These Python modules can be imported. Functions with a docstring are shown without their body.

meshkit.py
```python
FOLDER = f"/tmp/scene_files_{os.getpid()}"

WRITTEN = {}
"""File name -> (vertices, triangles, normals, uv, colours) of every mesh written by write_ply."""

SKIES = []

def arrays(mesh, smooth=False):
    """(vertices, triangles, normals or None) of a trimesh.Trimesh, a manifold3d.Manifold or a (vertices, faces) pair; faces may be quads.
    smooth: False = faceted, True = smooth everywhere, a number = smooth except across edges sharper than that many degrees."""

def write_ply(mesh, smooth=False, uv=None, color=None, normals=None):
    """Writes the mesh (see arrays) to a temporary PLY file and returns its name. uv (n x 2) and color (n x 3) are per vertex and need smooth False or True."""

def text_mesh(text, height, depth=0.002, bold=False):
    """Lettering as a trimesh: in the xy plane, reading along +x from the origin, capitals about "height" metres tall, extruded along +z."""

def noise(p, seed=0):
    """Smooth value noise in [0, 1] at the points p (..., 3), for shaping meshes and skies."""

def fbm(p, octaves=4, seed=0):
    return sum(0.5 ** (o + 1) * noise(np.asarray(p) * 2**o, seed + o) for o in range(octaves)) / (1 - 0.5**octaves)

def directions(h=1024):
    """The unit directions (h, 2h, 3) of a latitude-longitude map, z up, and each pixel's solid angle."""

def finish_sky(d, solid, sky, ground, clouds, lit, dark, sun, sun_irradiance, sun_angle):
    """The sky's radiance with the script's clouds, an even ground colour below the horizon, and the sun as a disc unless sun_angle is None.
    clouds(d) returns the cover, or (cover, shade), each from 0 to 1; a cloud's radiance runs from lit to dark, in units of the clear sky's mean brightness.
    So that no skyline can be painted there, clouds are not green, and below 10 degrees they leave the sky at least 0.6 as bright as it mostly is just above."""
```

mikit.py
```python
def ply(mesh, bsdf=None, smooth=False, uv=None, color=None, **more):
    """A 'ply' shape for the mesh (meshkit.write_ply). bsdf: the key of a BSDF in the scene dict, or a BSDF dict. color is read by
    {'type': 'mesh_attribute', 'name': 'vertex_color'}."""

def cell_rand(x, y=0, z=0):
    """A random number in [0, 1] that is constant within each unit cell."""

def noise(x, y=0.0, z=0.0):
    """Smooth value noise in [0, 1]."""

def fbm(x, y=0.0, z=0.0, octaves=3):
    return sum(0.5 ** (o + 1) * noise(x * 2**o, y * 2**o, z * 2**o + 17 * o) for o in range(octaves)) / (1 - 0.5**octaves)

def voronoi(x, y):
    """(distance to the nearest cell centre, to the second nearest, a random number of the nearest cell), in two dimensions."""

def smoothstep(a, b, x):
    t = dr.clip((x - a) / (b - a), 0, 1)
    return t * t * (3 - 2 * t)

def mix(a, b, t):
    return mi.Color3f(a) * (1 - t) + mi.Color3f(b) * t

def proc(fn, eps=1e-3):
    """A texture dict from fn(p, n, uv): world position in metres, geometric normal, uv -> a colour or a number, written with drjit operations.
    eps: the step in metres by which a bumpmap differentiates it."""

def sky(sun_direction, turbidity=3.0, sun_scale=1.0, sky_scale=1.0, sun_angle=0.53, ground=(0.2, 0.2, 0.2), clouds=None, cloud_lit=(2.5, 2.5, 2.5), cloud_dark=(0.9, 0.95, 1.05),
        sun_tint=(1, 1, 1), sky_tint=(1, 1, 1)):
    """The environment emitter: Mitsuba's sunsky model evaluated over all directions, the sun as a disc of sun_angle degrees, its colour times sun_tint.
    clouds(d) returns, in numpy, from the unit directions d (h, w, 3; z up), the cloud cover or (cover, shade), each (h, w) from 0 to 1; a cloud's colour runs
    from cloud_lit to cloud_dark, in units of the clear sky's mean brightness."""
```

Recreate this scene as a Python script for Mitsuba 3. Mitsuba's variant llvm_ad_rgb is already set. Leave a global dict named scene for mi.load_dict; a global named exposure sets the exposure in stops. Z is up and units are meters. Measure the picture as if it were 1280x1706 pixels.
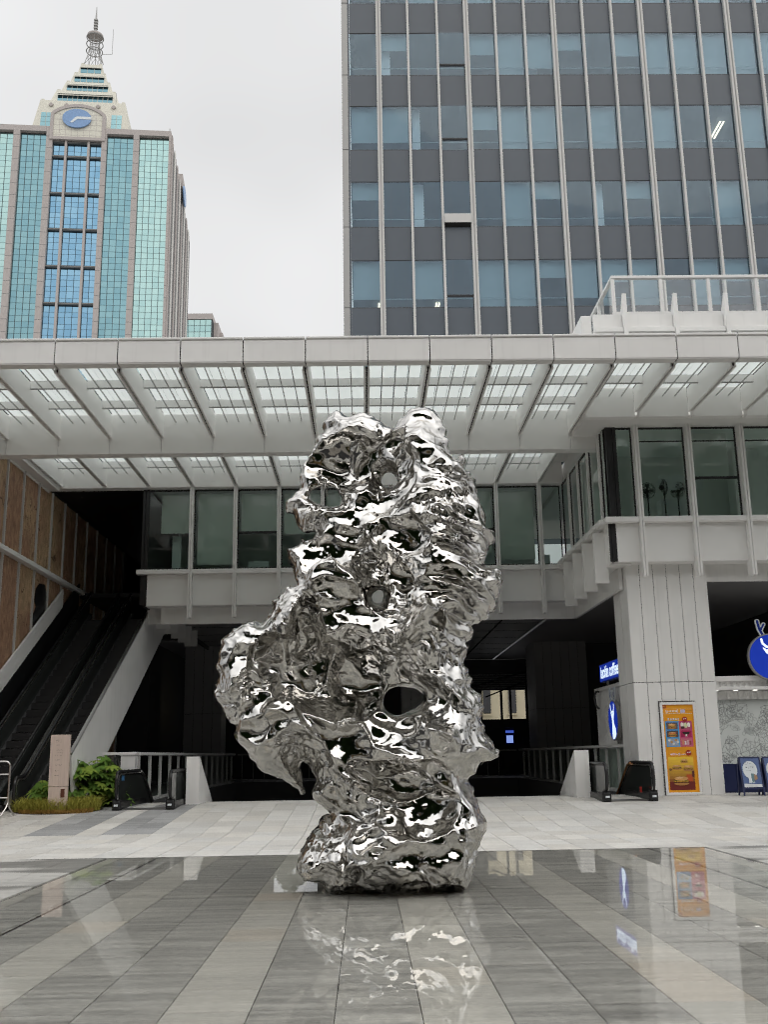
import math, random, numpy as np, trimesh, mitsuba as mi, mikit, meshkit, manifold3d
import drjit as dr
from scipy import ndimage
from scipy.spatial import cKDTree
from mikit import noise, fbm, voronoi, cell_rand, smoothstep, mix, proc
from shapely.geometry import Polygon, LineString, Point, MultiPoint
T = mi.ScalarTransform4f
scene, labels = {}, {}
# ---------------------------------------------------------------- camera, sky, exposure
EYE = [0.0, 0.0, 1.5]
scene['camera'] = dict(type='perspective', fov_axis='x', fov=40.82, near_clip=0.1, far_clip=4000.0,
                       to_world=T().look_at(origin=EYE, target=[0.02032, 0.97324, 1.5 + 0.22889], up=[0.01224, -0.22916, 0.97331]))
SUN = np.array([0.25, -0.62, 0.74])
def overcast(d):
    z = np.clip(d[..., 2], 0, 1)
    q = d / np.maximum(d[..., 2:3] + 0.35, 0.1)
    n = meshkit.fbm(q * 1.6 + 5.0, 4, 3)
    glow = np.clip(d @ SUN, 0, 1) ** 1.5
    shade = np.clip(1.0 - 0.45 * z - 0.55 * glow + 0.40 * (n - 0.5), 0, 1)
    return np.ones_like(z), shade
scene['sky'] = mikit.sky(SUN.tolist(), turbidity=4.0, sun_scale=0.05, sun_angle=40, clouds=overcast,
                         cloud_lit=(6.0, 5.97, 5.93), cloud_dark=(1.0, 1.025, 1.06), ground=(0.25, 0.25, 0.24))
exposure = 1.74
# ---------------------------------------------------------------- helpers
used = {}
def num(key):
    n = used.get(key, 0)
    used[key] = n + 1
    return key if n == 0 else f'{key}_{n:03d}'
def thing(name, label, cat, group=None):
    k = num(name)
    labels[k] = dict(label=label, category=cat)
    if group: labels[k]['group'] = group
    return k
def put(key, mesh, mat, smooth=False, **kw):
    scene[key] = mikit.ply(mesh, mat, smooth=smooth, **kw)
    return key
def part(parent, name, mesh, mat, smooth=False, **kw):
    return put(num(parent + '__' + name), mesh, mat, smooth, **kw)
def solo(name, label, cat, mesh, mat, smooth=False, group=None, **kw):
    k = thing(name, label, cat, group)
    return put(k, mesh, mat, smooth, **kw)
def struct(name, mesh, mat, smooth=False, kind='structure', label=None, **kw):
    k = num(name)
    labels[k] = dict(kind=kind)
    if label: labels[k]['label'] = label
    return put(k, mesh, mat, smooth, **kw)
def emit(k, rad): scene[k]['emitter'] = dict(type='area', radiance=rad)
CF = np.array([[0,2,3],[0,3,1],[4,5,7],[4,7,6],[0,1,5],[0,5,4],[2,6,7],[2,7,3],[0,4,6],[0,6,2],[1,3,7],[1,7,5]])
def box(x0, x1, y0, y1, z0, z1):
    x0, x1 = sorted((x0, x1)); y0, y1 = sorted((y0, y1)); z0, z1 = sorted((z0, z1))
    v = np.array([[x, y, z] for z in (z0, z1) for y in (y0, y1) for x in (x0, x1)], float)
    return (v, CF[:, [0, 1, 2]])
def hexa(v8):                      # corners ordered z, y, x
    return (np.array(v8, float), CF)
def join(*ms):
    ms = [m for q in ms for m in (q if isinstance(q, list) else [q])]
    vs, fs, n = [], [], 0
    for m in ms:
        v, f = (m.vertices, m.faces) if isinstance(m, trimesh.Trimesh) else m
        vs.append(np.asarray(v, float)); fs.append(np.asarray(f) + n); n += len(v)
    return (np.vstack(vs), np.vstack(fs))
def boxes(lst): return join([box(*b) for b in lst])
def cbox(x0, x1, y0, y1, z0, z1, c=0.01):     # box with chamfered edges
    x0, x1 = sorted((x0, x1)); y0, y1 = sorted((y0, y1)); z0, z1 = sorted((z0, z1))
    c = min(c, (x1-x0)*.45, (y1-y0)*.45, (z1-z0)*.45)
    P = []
    for sx in (0, 1):
        for sy in (0, 1):
            for sz in (0, 1):
                X, Y, Z = (x0, x1)[sx], (y0, y1)[sy], (z0, z1)[sz]
                dx, dy, dz = (c, -c)[sx], (c, -c)[sy], (c, -c)[sz]
                P += [[X, Y+dy, Z+dz], [X+dx, Y, Z+dz], [X+dx, Y+dy, Z]]
    h = trimesh.convex.convex_hull(np.array(P))
    return (np.array(h.vertices), np.array(h.faces))
def moved(m, t=(0, 0, 0), rz=0.0, ry=0.0, rx=0.0, s=1.0):
    v, f = (np.asarray(m.vertices), np.asarray(m.faces)) if isinstance(m, trimesh.Trimesh) else m
    v = np.asarray(v, float) * s
    M = trimesh.transformations.euler_matrix(rx, ry, rz, 'sxyz')[:3, :3]
    return (v @ M.T + np.asarray(t, float), f)
def tube(path, r, sides=8, closed=False):
    p = np.asarray(path, float); n = len(p)
    t = np.gradient(p, axis=0) if not closed else np.roll(p, -1, 0) - np.roll(p, 1, 0)
    t /= np.linalg.norm(t, axis=1, keepdims=True) + 1e-12
    rr = np.broadcast_to(r, (n,))
    a = np.cross(t[0], [0, 0, 1.0] if abs(t[0][2]) < .9 else [1.0, 0, 0]); a /= np.linalg.norm(a)
    fr = []
    for i in range(n):
        a = a - t[i] * (a @ t[i]); a /= np.linalg.norm(a); fr.append(a)
    A = np.array(fr); B = np.cross(t, A); g = np.arange(sides) * 2 * np.pi / sides
    v = p[:, None] + rr[:, None, None] * (np.cos(g)[None, :, None] * A[:, None] + np.sin(g)[None, :, None] * B[:, None])
    f = []
    m = n if closed else n - 1
    for i in range(m):
        j = (i + 1) % n
        for k in range(sides):
            l = (k + 1) % sides
            f += [[i*sides+k, j*sides+l, j*sides+k], [i*sides+k, i*sides+l, j*sides+l]]
    v = v.reshape(-1, 3)
    if not closed:
        v = np.vstack([v, p[0], p[-1]])
        for k in range(sides):
            l = (k + 1) % sides
            f += [[n*sides, k, l], [n*sides+1, (n-1)*sides+l, (n-1)*sides+k]]
        f = np.array(f); f = f[:, [0, 1, 2]]
    return (v, np.array(f)[:, ::-1])
def extrude(poly, d):              # shapely polygon -> solid of depth d along +z
    gs = [g for g in getattr(poly, 'geoms', [poly]) if g.area > 1e-7]
    return join([trimesh.creation.extrude_polygon(g, d, engine='earcut') for g in gs])
def on_front(m, x, y, z):          # local (x right, y up, z out) -> wall that faces -Y
    v, f = (np.asarray(m.vertices), np.asarray(m.faces)) if isinstance(m, trimesh.Trimesh) else m
    return (np.stack([v[:, 0] + x, y - v[:, 2], v[:, 1] + z], 1), f)
def on_left(m, x, y, z):           # wall that faces -X; local x runs towards -Y
    v, f = (np.asarray(m.vertices), np.asarray(m.faces)) if isinstance(m, trimesh.Trimesh) else m
    return (np.stack([x - v[:, 2], y - v[:, 0], v[:, 1] + z], 1), f)
def prism_x(pts, x0, x1):          # polygon in (y, z) run along x
    m = trimesh.creation.extrude_polygon(Polygon(pts), x1 - x0, engine='earcut')
    v = np.asarray(m.vertices)
    return (np.stack([v[:, 2] + x0, v[:, 0], v[:, 1]], 1), np.asarray(m.faces))
# ---------------------------------------------------------------- materials
def tex(fn, eps=1e-3): return proc(fn, eps)
def rgb(*c): return dict(type='rgb', value=list(c))
def two(b): return dict(type='twosided', bsdf=b)
def prin(col, rough=.5, spec=.5, metal=0.0, **kw):
    return two(dict(type='principled', base_color=rgb(*col) if isinstance(col, tuple) else col, roughness=rough, specular=spec, metallic=metal, **kw))
def f_white(p, n, uv):             # coated aluminium panels: faint mottling and dirt runs
    m = fbm(p.x * .9, p.y * .9, p.z * .9)
    st = fbm(p.x * 9.0 + p.y * 9.0, p.z * .5, 3.0)
    k = .95 + .12 * (m - .5) - .05 * smoothstep(.56, .85, st)
    return mi.Color3f(.78, .775, .76) * k
scene['m_white'] = prin(tex(f_white), .42, .4)
scene['m_white_plain'] = prin((.78, .775, .76), .45, .4)
scene['m_soffit'] = prin((.72, .715, .70), .55, .3)
scene['m_greymetal'] = prin((.30, .298, .29), .4, .5, .3)
scene['m_rail'] = prin((.50, .495, .48), .4, .5)
scene['m_fin'] = prin((.52, .515, .50), .45, .4)
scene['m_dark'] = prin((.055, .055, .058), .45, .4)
scene['m_darkclad'] = prin((.11, .11, .113), .5, .4)
scene['m_midgrey'] = prin((.31, .31, .312), .5, .4)
scene['m_joint'] = prin((.03, .03, .03), .9, .1)
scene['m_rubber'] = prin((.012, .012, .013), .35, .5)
scene['m_steel'] = prin((.62, .61, .60), .28, .5, 1.0)
scene['m_brushed'] = prin((.40, .40, .40), .35, .5, 1.0)
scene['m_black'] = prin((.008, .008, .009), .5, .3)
scene['m_inwall'] = prin((.70, .73, .72), .8, .2)
scene['m_blind'] = prin((.55, .58, .565), .8, .2)
scene['m_blindblue'] = prin((.27, .335, .36), .8, .2)
scene['m_board'] = prin((.62, .66, .68), .6, .3)
scene['m_floorin'] = prin((.10, .10, .10), .6, .3)
scene['m_spandrel'] = prin((.064, .080, .100), .38, .5)
scene['m_frit'] = dict(type='principledthin', base_color=rgb(.88, .91, .90), roughness=.35, diff_trans=1.5, eta=1.4)
scene['m_pane'] = dict(type='thindielectric', int_ior=1.52, specular_transmittance=rgb(.76, .86, .81))
scene['m_towerpane'] = dict(type='thindielectric', int_ior=1.58, specular_transmittance=rgb(.66, .78, .83), specular_reflectance=rgb(.62, .80, .96))
scene['m_clearpane'] = dict(type='thindielectric', int_ior=1.5, specular_transmittance=rgb(.92, .95, .94))
scene['m_water'] = dict(type='dielectric', int_ior=1.33, ext_ior=1.0)
scene['m_print'] = two(dict(type='principled', base_color=dict(type='mesh_attribute', name='vertex_color'), roughness=.35, specular=.5))
scene['m_blue'] = prin((.006, .012, .06), .4, .5)
# stone
def veins(p, s):
    i = dr.floor((p.x + 1.245) / .52); j = dr.floor(p.y / .62)
    o = cell_rand(i, j, s) * 37.0
    a = fbm(p.x * .8 + o, p.y * 13.0 + o, .3, 4)
    b = noise(p.x * 3.0 + o, p.y * 55.0, o)
    c = fbm(p.x * 26.0, p.y * 60.0, 4.0, 3)
    t = cell_rand(i, j, s + 5)
    return a, b, c, t
def f_dark(p, n, uv):
    a, b, c, t = veins(p, 3)
    k = .50 + 1.0 * a + .26 * (b - .5) + .42 * (c - .5) + .10 * (t - .5)
    return mi.Color3f(.42, .415, .385) * k
def f_light(p, n, uv):
    a, b, c, t = veins(p, 4)
    k = .76 + .46 * a + .14 * (b - .5) + .26 * (c - .5) + .10 * (t - .5)
    w = .45 * smoothstep(.93, .97, cell_rand(dr.floor((p.x + 1.245) / .52), dr.floor(p.y / .62), 9))
    return mix(mi.Color3f(.54, .53, .485), mi.Color3f(.54, .48, .40), w) * k
def f_cream(p, n, uv):
    i = dr.floor((p.x + 1.245) / .52); j = dr.floor((p.y - 17.05) / .98)
    t = cell_rand(i, j, 1); t2 = cell_rand(i, j, 2)
    a = fbm(p.x * 1.5, p.y * 7.0, t * 9.0, 3)
    d = fbm(p.x * .35, p.y * .35, 2.0, 3)
    c = noise(p.x * 40.0, p.y * 40.0, 1.0)
    k = .86 + .16 * (t - .5) + .20 * (a - .5) + .10 * (c - .5) - .16 * smoothstep(.5, .75, d)
    return mix(mi.Color3f(.50, .496, .478), mi.Color3f(.505, .49, .455), t2) * k
def f_grey(p, n, uv):
    i = dr.floor((p.x + 1.245) / .52); j = dr.floor((p.y - 17.05) / .98)
    t = cell_rand(i, j, 1)
    a = fbm(p.x * 1.2, p.y * 14.0, t * 9.0, 4)
    return mi.Color3f(.265, .268, .27) * (.72 + .5 * a + .3 * (t - .5))
def f_wetside(p, n, uv):
    a, b, c, t = veins(p, 6)
    w = smoothstep(.50, .62, fbm(p.x * .45 + 3.0, p.y * 1.1, 5.0, 3))
    return mix(mi.Color3f(.40, .395, .375), mi.Color3f(.17, .168, .158), w) * (.72 + .5 * a + .2 * (t - .5))
scene['m_stonedark'] = prin(tex(f_dark), .55, .4)
scene['m_stonelight'] = prin(tex(f_light), .55, .4)
scene['m_cream'] = prin(tex(f_cream), .6, .3)
scene['m_stonegrey'] = prin(tex(f_grey), .55, .3)
scene['m_wetside'] = prin(tex(f_wetside), .38, .5)
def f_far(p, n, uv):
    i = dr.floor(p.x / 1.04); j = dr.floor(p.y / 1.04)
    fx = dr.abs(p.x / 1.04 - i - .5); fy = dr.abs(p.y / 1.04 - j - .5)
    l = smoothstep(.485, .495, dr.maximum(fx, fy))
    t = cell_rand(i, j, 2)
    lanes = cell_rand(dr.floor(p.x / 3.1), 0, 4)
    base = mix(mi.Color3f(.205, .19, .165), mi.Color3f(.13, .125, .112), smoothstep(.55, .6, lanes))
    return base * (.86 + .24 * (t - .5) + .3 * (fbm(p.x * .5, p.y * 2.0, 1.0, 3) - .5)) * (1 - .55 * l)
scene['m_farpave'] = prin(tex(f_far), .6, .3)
def f_stonewall(p, n, uv):
    a = fbm(p.y * .9, p.z * .55, 3.0, 4)
    w = p.z * 1.0 + 1.8 * a + .5 * noise(p.y * 2.0, p.z * 2.0, 1.0)
    v = dr.abs(noise(p.y * .8 + 2.0 * a, w * 1.1, 7.0) - .5)
    crack = (1 - smoothstep(.0, .012, v)) * smoothstep(.45, .6, noise(p.y * 1.3, p.z * 1.1, 21.0))
    g = fbm(p.y * 18.0, p.z * 6.0, 2.0, 3)
    t = cell_rand(dr.floor((p.y - 29.96) / 1.5), dr.floor(p.z / 7.55), 3)
    base = mix(mi.Color3f(.34, .20, .13), mi.Color3f(.47, .33, .20), smoothstep(.3, .7, a + .35 * (t - .5)))
    pit = smoothstep(.66, .78, noise(p.y * 14.0, p.z * 9.0, 5.0)) * smoothstep(.5, .7, a)
    return base * (.55 + .85 * g) * (1 - .8 * crack) * (1 - .5 * pit)
scene['m_stonewall'] = prin(tex(f_stonewall), .6, .3)
def f_ground(p, n, uv):
    return mi.Color3f(.30, .30, .29) * (.8 + .4 * fbm(p.x * .2, p.y * .2, 1.0, 4))
scene['m_ground'] = prin(tex(f_ground), .8, .2)
scene['m_leaf'] = dict(type='principledthin', base_color=rgb(.13, .235, .05), roughness=.38, diff_trans=.5, eta=1.4)
scene['m_leafpale'] = dict(type='principledthin', base_color=rgb(.26, .36, .07), roughness=.45, diff_trans=.6, eta=1.4)
scene['m_leafdark'] = dict(type='principledthin', base_color=rgb(.032, .055, .018), roughness=.5, diff_trans=.35, eta=1.4)
scene['m_grass'] = dict(type='principledthin', base_color=rgb(.42, .40, .09), roughness=.5, diff_trans=.6, eta=1.4)
scene['m_grassrust'] = dict(type='principledthin', base_color=rgb(.40, .25, .08), roughness=.5, diff_trans=.6, eta=1.4)
scene['m_bark'] = prin((.075, .06, .045), .85, .2)
scene['m_soil'] = prin((.05, .038, .028), .9, .1)
scene['m_tan'] = prin((.30, .20, .085), .7, .2)
def f_totem(p, n, uv):
    g = fbm(p.x * 70.0, p.z * 2.0, 1.0, 3)
    return mi.Color3f(.56, .455, .395) * (.88 + .22 * g)
scene['m_totem'] = prin(tex(f_totem), .5, .4)
scene['m_brown'] = prin((.10, .035, .02), .5, .4)
scene['m_planter'] = prin((.13, .105, .085), .6, .3)
# ---------------------------------------------------------------- ground, paving, pool
Z1 = .33
def zr(y): return Z1 * min(max((y - 21.6) / 6.0, 0.0), 1.0)
HX0, HX1, HY0, HY1 = -6.32, 7.45, 29.5, 52.0        # opening of the sunken court
def sheet(xs, ys, dz, hole=None):
    vs, fs = [], []
    for a in range(len(xs) - 1):
        for b in range(len(ys) - 1):
            xm, ym = (xs[a] + xs[a+1]) / 2, (ys[b] + ys[b+1]) / 2
            if hole and any(h[0] < xm < h[1] and h[2] < ym < h[3] for h in hole): continue
            n = len(vs)
            for (x, y) in ((xs[a], ys[b]), (xs[a+1], ys[b]), (xs[a+1], ys[b+1]), (xs[a], ys[b+1])): vs.append([x, y, zr(y) + dz])
            fs += [[n, n+1, n+2], [n, n+2, n+3]]
    return (np.array(vs), np.array(fs))
PX0, PX1, PY0, PY1 = -4.045, 5.315, 1.6, 17.0     # pool
court = (HX0, HX1, HY0, HY1)
pool_hole = (PX0 - .01, PX1 + .01, PY0 - .01, PY1 + .03)
struct('ground', sheet([-900, HX0, HX1, 900], [-900, 21.6, 27.6, HY0, HY1, 1500], -.09, [court]), 'm_ground')
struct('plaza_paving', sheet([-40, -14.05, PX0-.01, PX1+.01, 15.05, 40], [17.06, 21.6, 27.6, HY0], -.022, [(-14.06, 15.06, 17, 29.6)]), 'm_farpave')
put('plaza_paving__bedding', sheet([-14.05, 15.05], [17.04, 21.6, 27.6, HY0], -.028), 'm_joint')
put('plaza_paving__inner_floor', sheet([-40, HX0, HX1, 40], [HY0, HY1, 75], -.004, [court]), 'm_midgrey')
def stone(x0, x1, y0, y1, zf, t=.022, g=.0045, gy=None):
    gy = g if gy is None else gy
    x0 += g; x1 -= g; y0 += gy; y1 -= gy
    v = [[x, y, zf(y) - t * (1 - k)] for k in (0, 1) for y in (y0, y1) for x in (x0, x1)]
    return hexa(v)
rng = random.Random(5)
SX = -1.245
st = []
ky = [17.06 + .98 * j for j in range(13)]
for i in range(-25, 32):
    x0 = SX + .52 * i; x1 = x0 + .52
    if x0 < -14 or x1 > 15: continue
    off = rng.choice([0.0, 0.49]) if x0 > -4 else 0.0
    for j in range(-1, 13):
        y0 = 17.06 + .98 * j + off; y1 = y0 + .98
        y0 = max(y0, 17.06); y1 = min(y1, HY0)
        if y1 - y0 < .1: continue
        xm, ym = x0 + .26, (y0 + y1) / 2
        mat = 'm_cream'
        if xm < -3.9 and 22.0 < ym and i % 3 != 0 and not (i // 3) % 3 == 1: mat = 'm_stonegrey'
        if xm < -9.5 and ym < 21: mat = 'm_stonegrey' if i % 3 else mat
        for ya, yb in (((y0, 21.6), (21.6, y1)) if y0 < 21.5 and y1 > 21.7 else (((y0, 27.6), (27.6, y1)) if y0 < 27.5 and y1 > 27.7 else ((y0, y1),))):
            vis = abs(xm) < .40 * ya + .8
            st.append(((1 / ya ** 2) * (vis), stone(x0, x1, ya, yb, zr), mat))
st.sort(key=lambda s: -s[0])
for s, m, mat in st[:300]: part('plaza_paving', 'paving_stone', m, mat)
for mat, nm in (('m_cream', 'cream_paving_stones'), ('m_stonegrey', 'grey_paving_stones')):
    rest = [m for s, m, q in st[300:] if q == mat]
    if rest:
        k = part('plaza_paving', nm, join(rest), mat); labels[k] = dict(kind='stuff')
# forecourt: the level paving round the pool
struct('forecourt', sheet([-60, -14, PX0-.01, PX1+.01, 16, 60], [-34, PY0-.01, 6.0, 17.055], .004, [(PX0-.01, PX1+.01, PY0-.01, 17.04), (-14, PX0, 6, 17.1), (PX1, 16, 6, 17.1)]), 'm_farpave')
put('forecourt__bedding', sheet([-14, PX0 - .03, PX1 + .03, 16], [6.0, 17.055], -.02, [(PX0 - .031, PX1 + .031, 6, 17.1)]), 'm_joint')
for (xa, xb) in ((-12.6, PX0 - .03), (PX1 + .03, 13.0)):
    xs = np.arange(xa, xb + .01, .52) if xa > 0 else np.arange(xb, xa, -.52)[::-1]
    for a in range(len(xs) - 1):
        for j in range(8):
            y0 = 6.0 + j * 1.38
            if max(abs(xs[a]), abs(xs[a+1])) > .39 * y0 + 1.6: continue
            part('forecourt', 'paving_stone', stone(xs[a], xs[a+1], y0, y0 + 1.38, lambda y: .006), 'm_wetside')
# pool: stone floor a finger's breadth under a still film of water
struct('pool_floor', box(PX0 - .02, PX1 + .02, PY0, PY1 + .02, -.2, -.034), 'm_joint')
DR = (-3.265, 4.43)
ny = 25
cnt = 0
for i in range(-6, 13):
    x0, x1 = max(SX + .52 * i, PX0), min(SX + .52 * i + .52, PX1)
    if x1 - x0 < .05: continue
    segs = [(x0, x1)]
    for d in DR:
        segs = [q for (a, b) in segs for q in (((a, d - .012), (d + .012, b)) if a < d - .03 and d + .03 < b else ((a, b),))]
    for (a, b) in segs:
        for j in range(2, 28):
            y0, y1 = max(.62 * j, PY0), min(.62 * j + .62, PY1)
            if y1 - y0 < .04: continue
            if max(abs(a), abs(b)) > .40 * y1 + .5 or y1 < 5.2:
                continue
            k = part('pool_floor', 'paving_stone', stone(a, b, y0, y1, lambda y: -.008, .02, .003, .0012), 'm_stonelight' if i % 3 == 0 else 'm_stonedark')
k = part('pool_floor', 'outer_stones', join([stone(PX0, PX1, PY0, 5.2, lambda y: -.009, .02, 0)] + [stone(a, b, y0, y0 + .6, lambda y: -.010, .02, 0) for y0 in np.arange(5.2, 11, .6) for a, b in ((PX0, -.40 * y0 - .2), (.40 * y0 + .2, PX1)) if b > a]), 'm_stonedark'); labels[k] = dict(kind='stuff')
struct('water', (np.array([[PX0, PY0, 0], [PX1, PY0, 0], [PX1, PY1, 0], [PX0, PY1, 0.0]]), np.array([[0, 1, 2], [0, 2, 3]])), 'm_water')
# sunken court: walls and floor
cw = []
x0, x1, y0, y1 = HX0, HX1, HY0, HY1
struct('sunken_court', boxes([(x0-.25, x0, y0, y1, -4.6, Z1-.01), (x1, x1+.25, y0, y1, -4.6, Z1-.01), (x0-.25, x1+.25, y1, y1+.25, -4.6, Z1-.01), (x0-.4, x1+.4, y0-.25, y0-.03, -4.6, Z1-.024), (x0-.5, x1+.5, y0, y1, -4.9, -4.6)]), 'm_darkclad')
# ---------------------------------------------------------------- entrance canopy
S = 1.48
RX = lambda k: -7.27 + S * k
FX = lambda k: -7.26 + 1.4836 * k
can = thing('entrance_canopy', 'long white glazed entrance canopy with deep ribs and a panelled front fascia', 'canopy')
for k in range(-6, 16):
    a, b = FX(k) + .012, FX(k + 1) - .012
    part(can, 'fascia_panel', cbox(a, b, 23.06, 23.12, 10.625, 11.165, .008), 'm_white')
    part(can, 'fascia_cap', join(cbox(a, b, 23.03, 23.42, 11.19, 11.245, .01), box(a, b, 23.075, 23.11, 11.165, 11.19)), 'm_white')
    part(can, 'fascia_lip', box(a + .002, b - .002, 23.075, 23.36, 10.605, 10.622), 'm_soffit')
part(can, 'fascia_beam', box(FX(-6), FX(16), 23.12, 23.36, 10.63, 11.19), 'm_joint')
def rib(x, y0, y1, zb=10.5):
    return boxes([(x-.072, x-.020, y0, y1, zb, zb+.035), (x+.020, x+.072, y0, y1, zb, zb+.035), (x-.060, x-.026, y0, y1, zb+.036, 11.17), (x+.026, x+.060, y0, y1, zb+.036, 11.17)])
def slot(x, y0, y1, zb=10.5): return box(x-.024, x+.024, y0+.01, y1-.01, zb+.05, zb+.09)
YB = 28.60
YR = 26.75                                       # shorter bays in front of the upper room
def short(k): return k >= 9.5
for k in range(-6, 16):
    y1 = YR if short(k) else YB
    r = part(can, 'rib', rib(RX(k), 23.37, y1), 'm_white_plain')
    put(num(r + '__slot'), slot(RX(k), 23.37, y1), 'm_rubber')
rows1 = [(23.40, 25.76), (25.82, 27.36), (27.42, 28.58)]
for k in range(-6, 15):
    a, b = RX(k) + .062, RX(k + 1) - .062
    sh = short(k + .6)
    for q in (25.79, 27.39):
        if sh and q > YR: continue
        part(can, 'purlin', box(a, b, q - .025, q + .025, 11.0, 11.20), 'm_white_plain')
        part(can, 'purlin_flange', box(a, b, q - .035, q + .035, 10.982, 10.998), 'm_greymetal')
    for q in range(1, 4):
        x = a + (b - a) * q / 4
        part(can, 'glazing_bar', box(x - .011, x + .011, 23.38, (YR if sh else YB) - .002, 10.955, 10.980), 'm_greymetal')
    for (y0, y1) in rows1:
        if sh:
            if y0 > YR: continue
            y1 = min(y1, YR - .02)
        for q in range(4):
            xa = a + (b - a) * q / 4 + .006; xb = a + (b - a) * (q + 1) / 4 - .006
            part(can, 'glass_panel', box(xa, xb, y0, y1, 11.205, 11.217), 'm_frit')
for k in range(-6, 9):
    part(can, 'middle_beam_panel', cbox(RX(k) + .004, min(RX(k + 1), 6.95) - .004, YB, YB + .40, 10.03, 11.25, .006), 'm_white_plain')
part(can, 'middle_beam_panel', cbox(RX(9) + .004, 6.92, YB, YB + .40, 10.03, 10.90, .006), 'm_white_plain')
# second row of bays
for k in range(-2, 10):
    r = part(can, 'rib', rib(RX(k), YB + .41, 34.05), 'm_white_plain')
    put(num(r + '__slot'), slot(RX(k), YB + .41, 34.05), 'm_rubber')
rows2 = [(29.02, 31.34), (31.40, 33.42), (33.48, 34.04)]
for k in range(-2, 9):
    a, b = RX(k) + .062, RX(k + 1) - .062
    for q in (31.37, 33.45):
        part(can, 'purlin', box(a, b, q - .025, q + .025, 11.0, 11.20), 'm_white_plain')
        part(can, 'purlin_flange', box(a, b, q - .035, q + .035, 10.982, 10.998), 'm_greymetal')
    for q in range(1, 4):
        x = a + (b - a) * q / 4
        part(can, 'glazing_bar', box(x - .011, x + .011, 29.02, 34.048, 10.955, 10.980), 'm_greymetal')
    for (y0, y1) in rows2:
        for q in range(4):
            xa = a + (b - a) * q / 4 + .006; xb = a + (b - a) * (q + 1) / 4 - .006
            part(can, 'glass_panel', box(xa, xb, y0, y1, 11.205, 11.217), 'm_frit')
part(can, 'rear_beam', box(-10.6, 6.84, 34.05, 34.45, 10.46, 11.25), 'm_white_plain')
part(can, 'left_edge_beam', boxes([(-10.60, -10.27, YB + .41, 34.05, 10.36, 11.2), (-10.66, -10.605, YB + .41, 34.05, 10.30, 11.2)]), 'm_white_plain')
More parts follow.
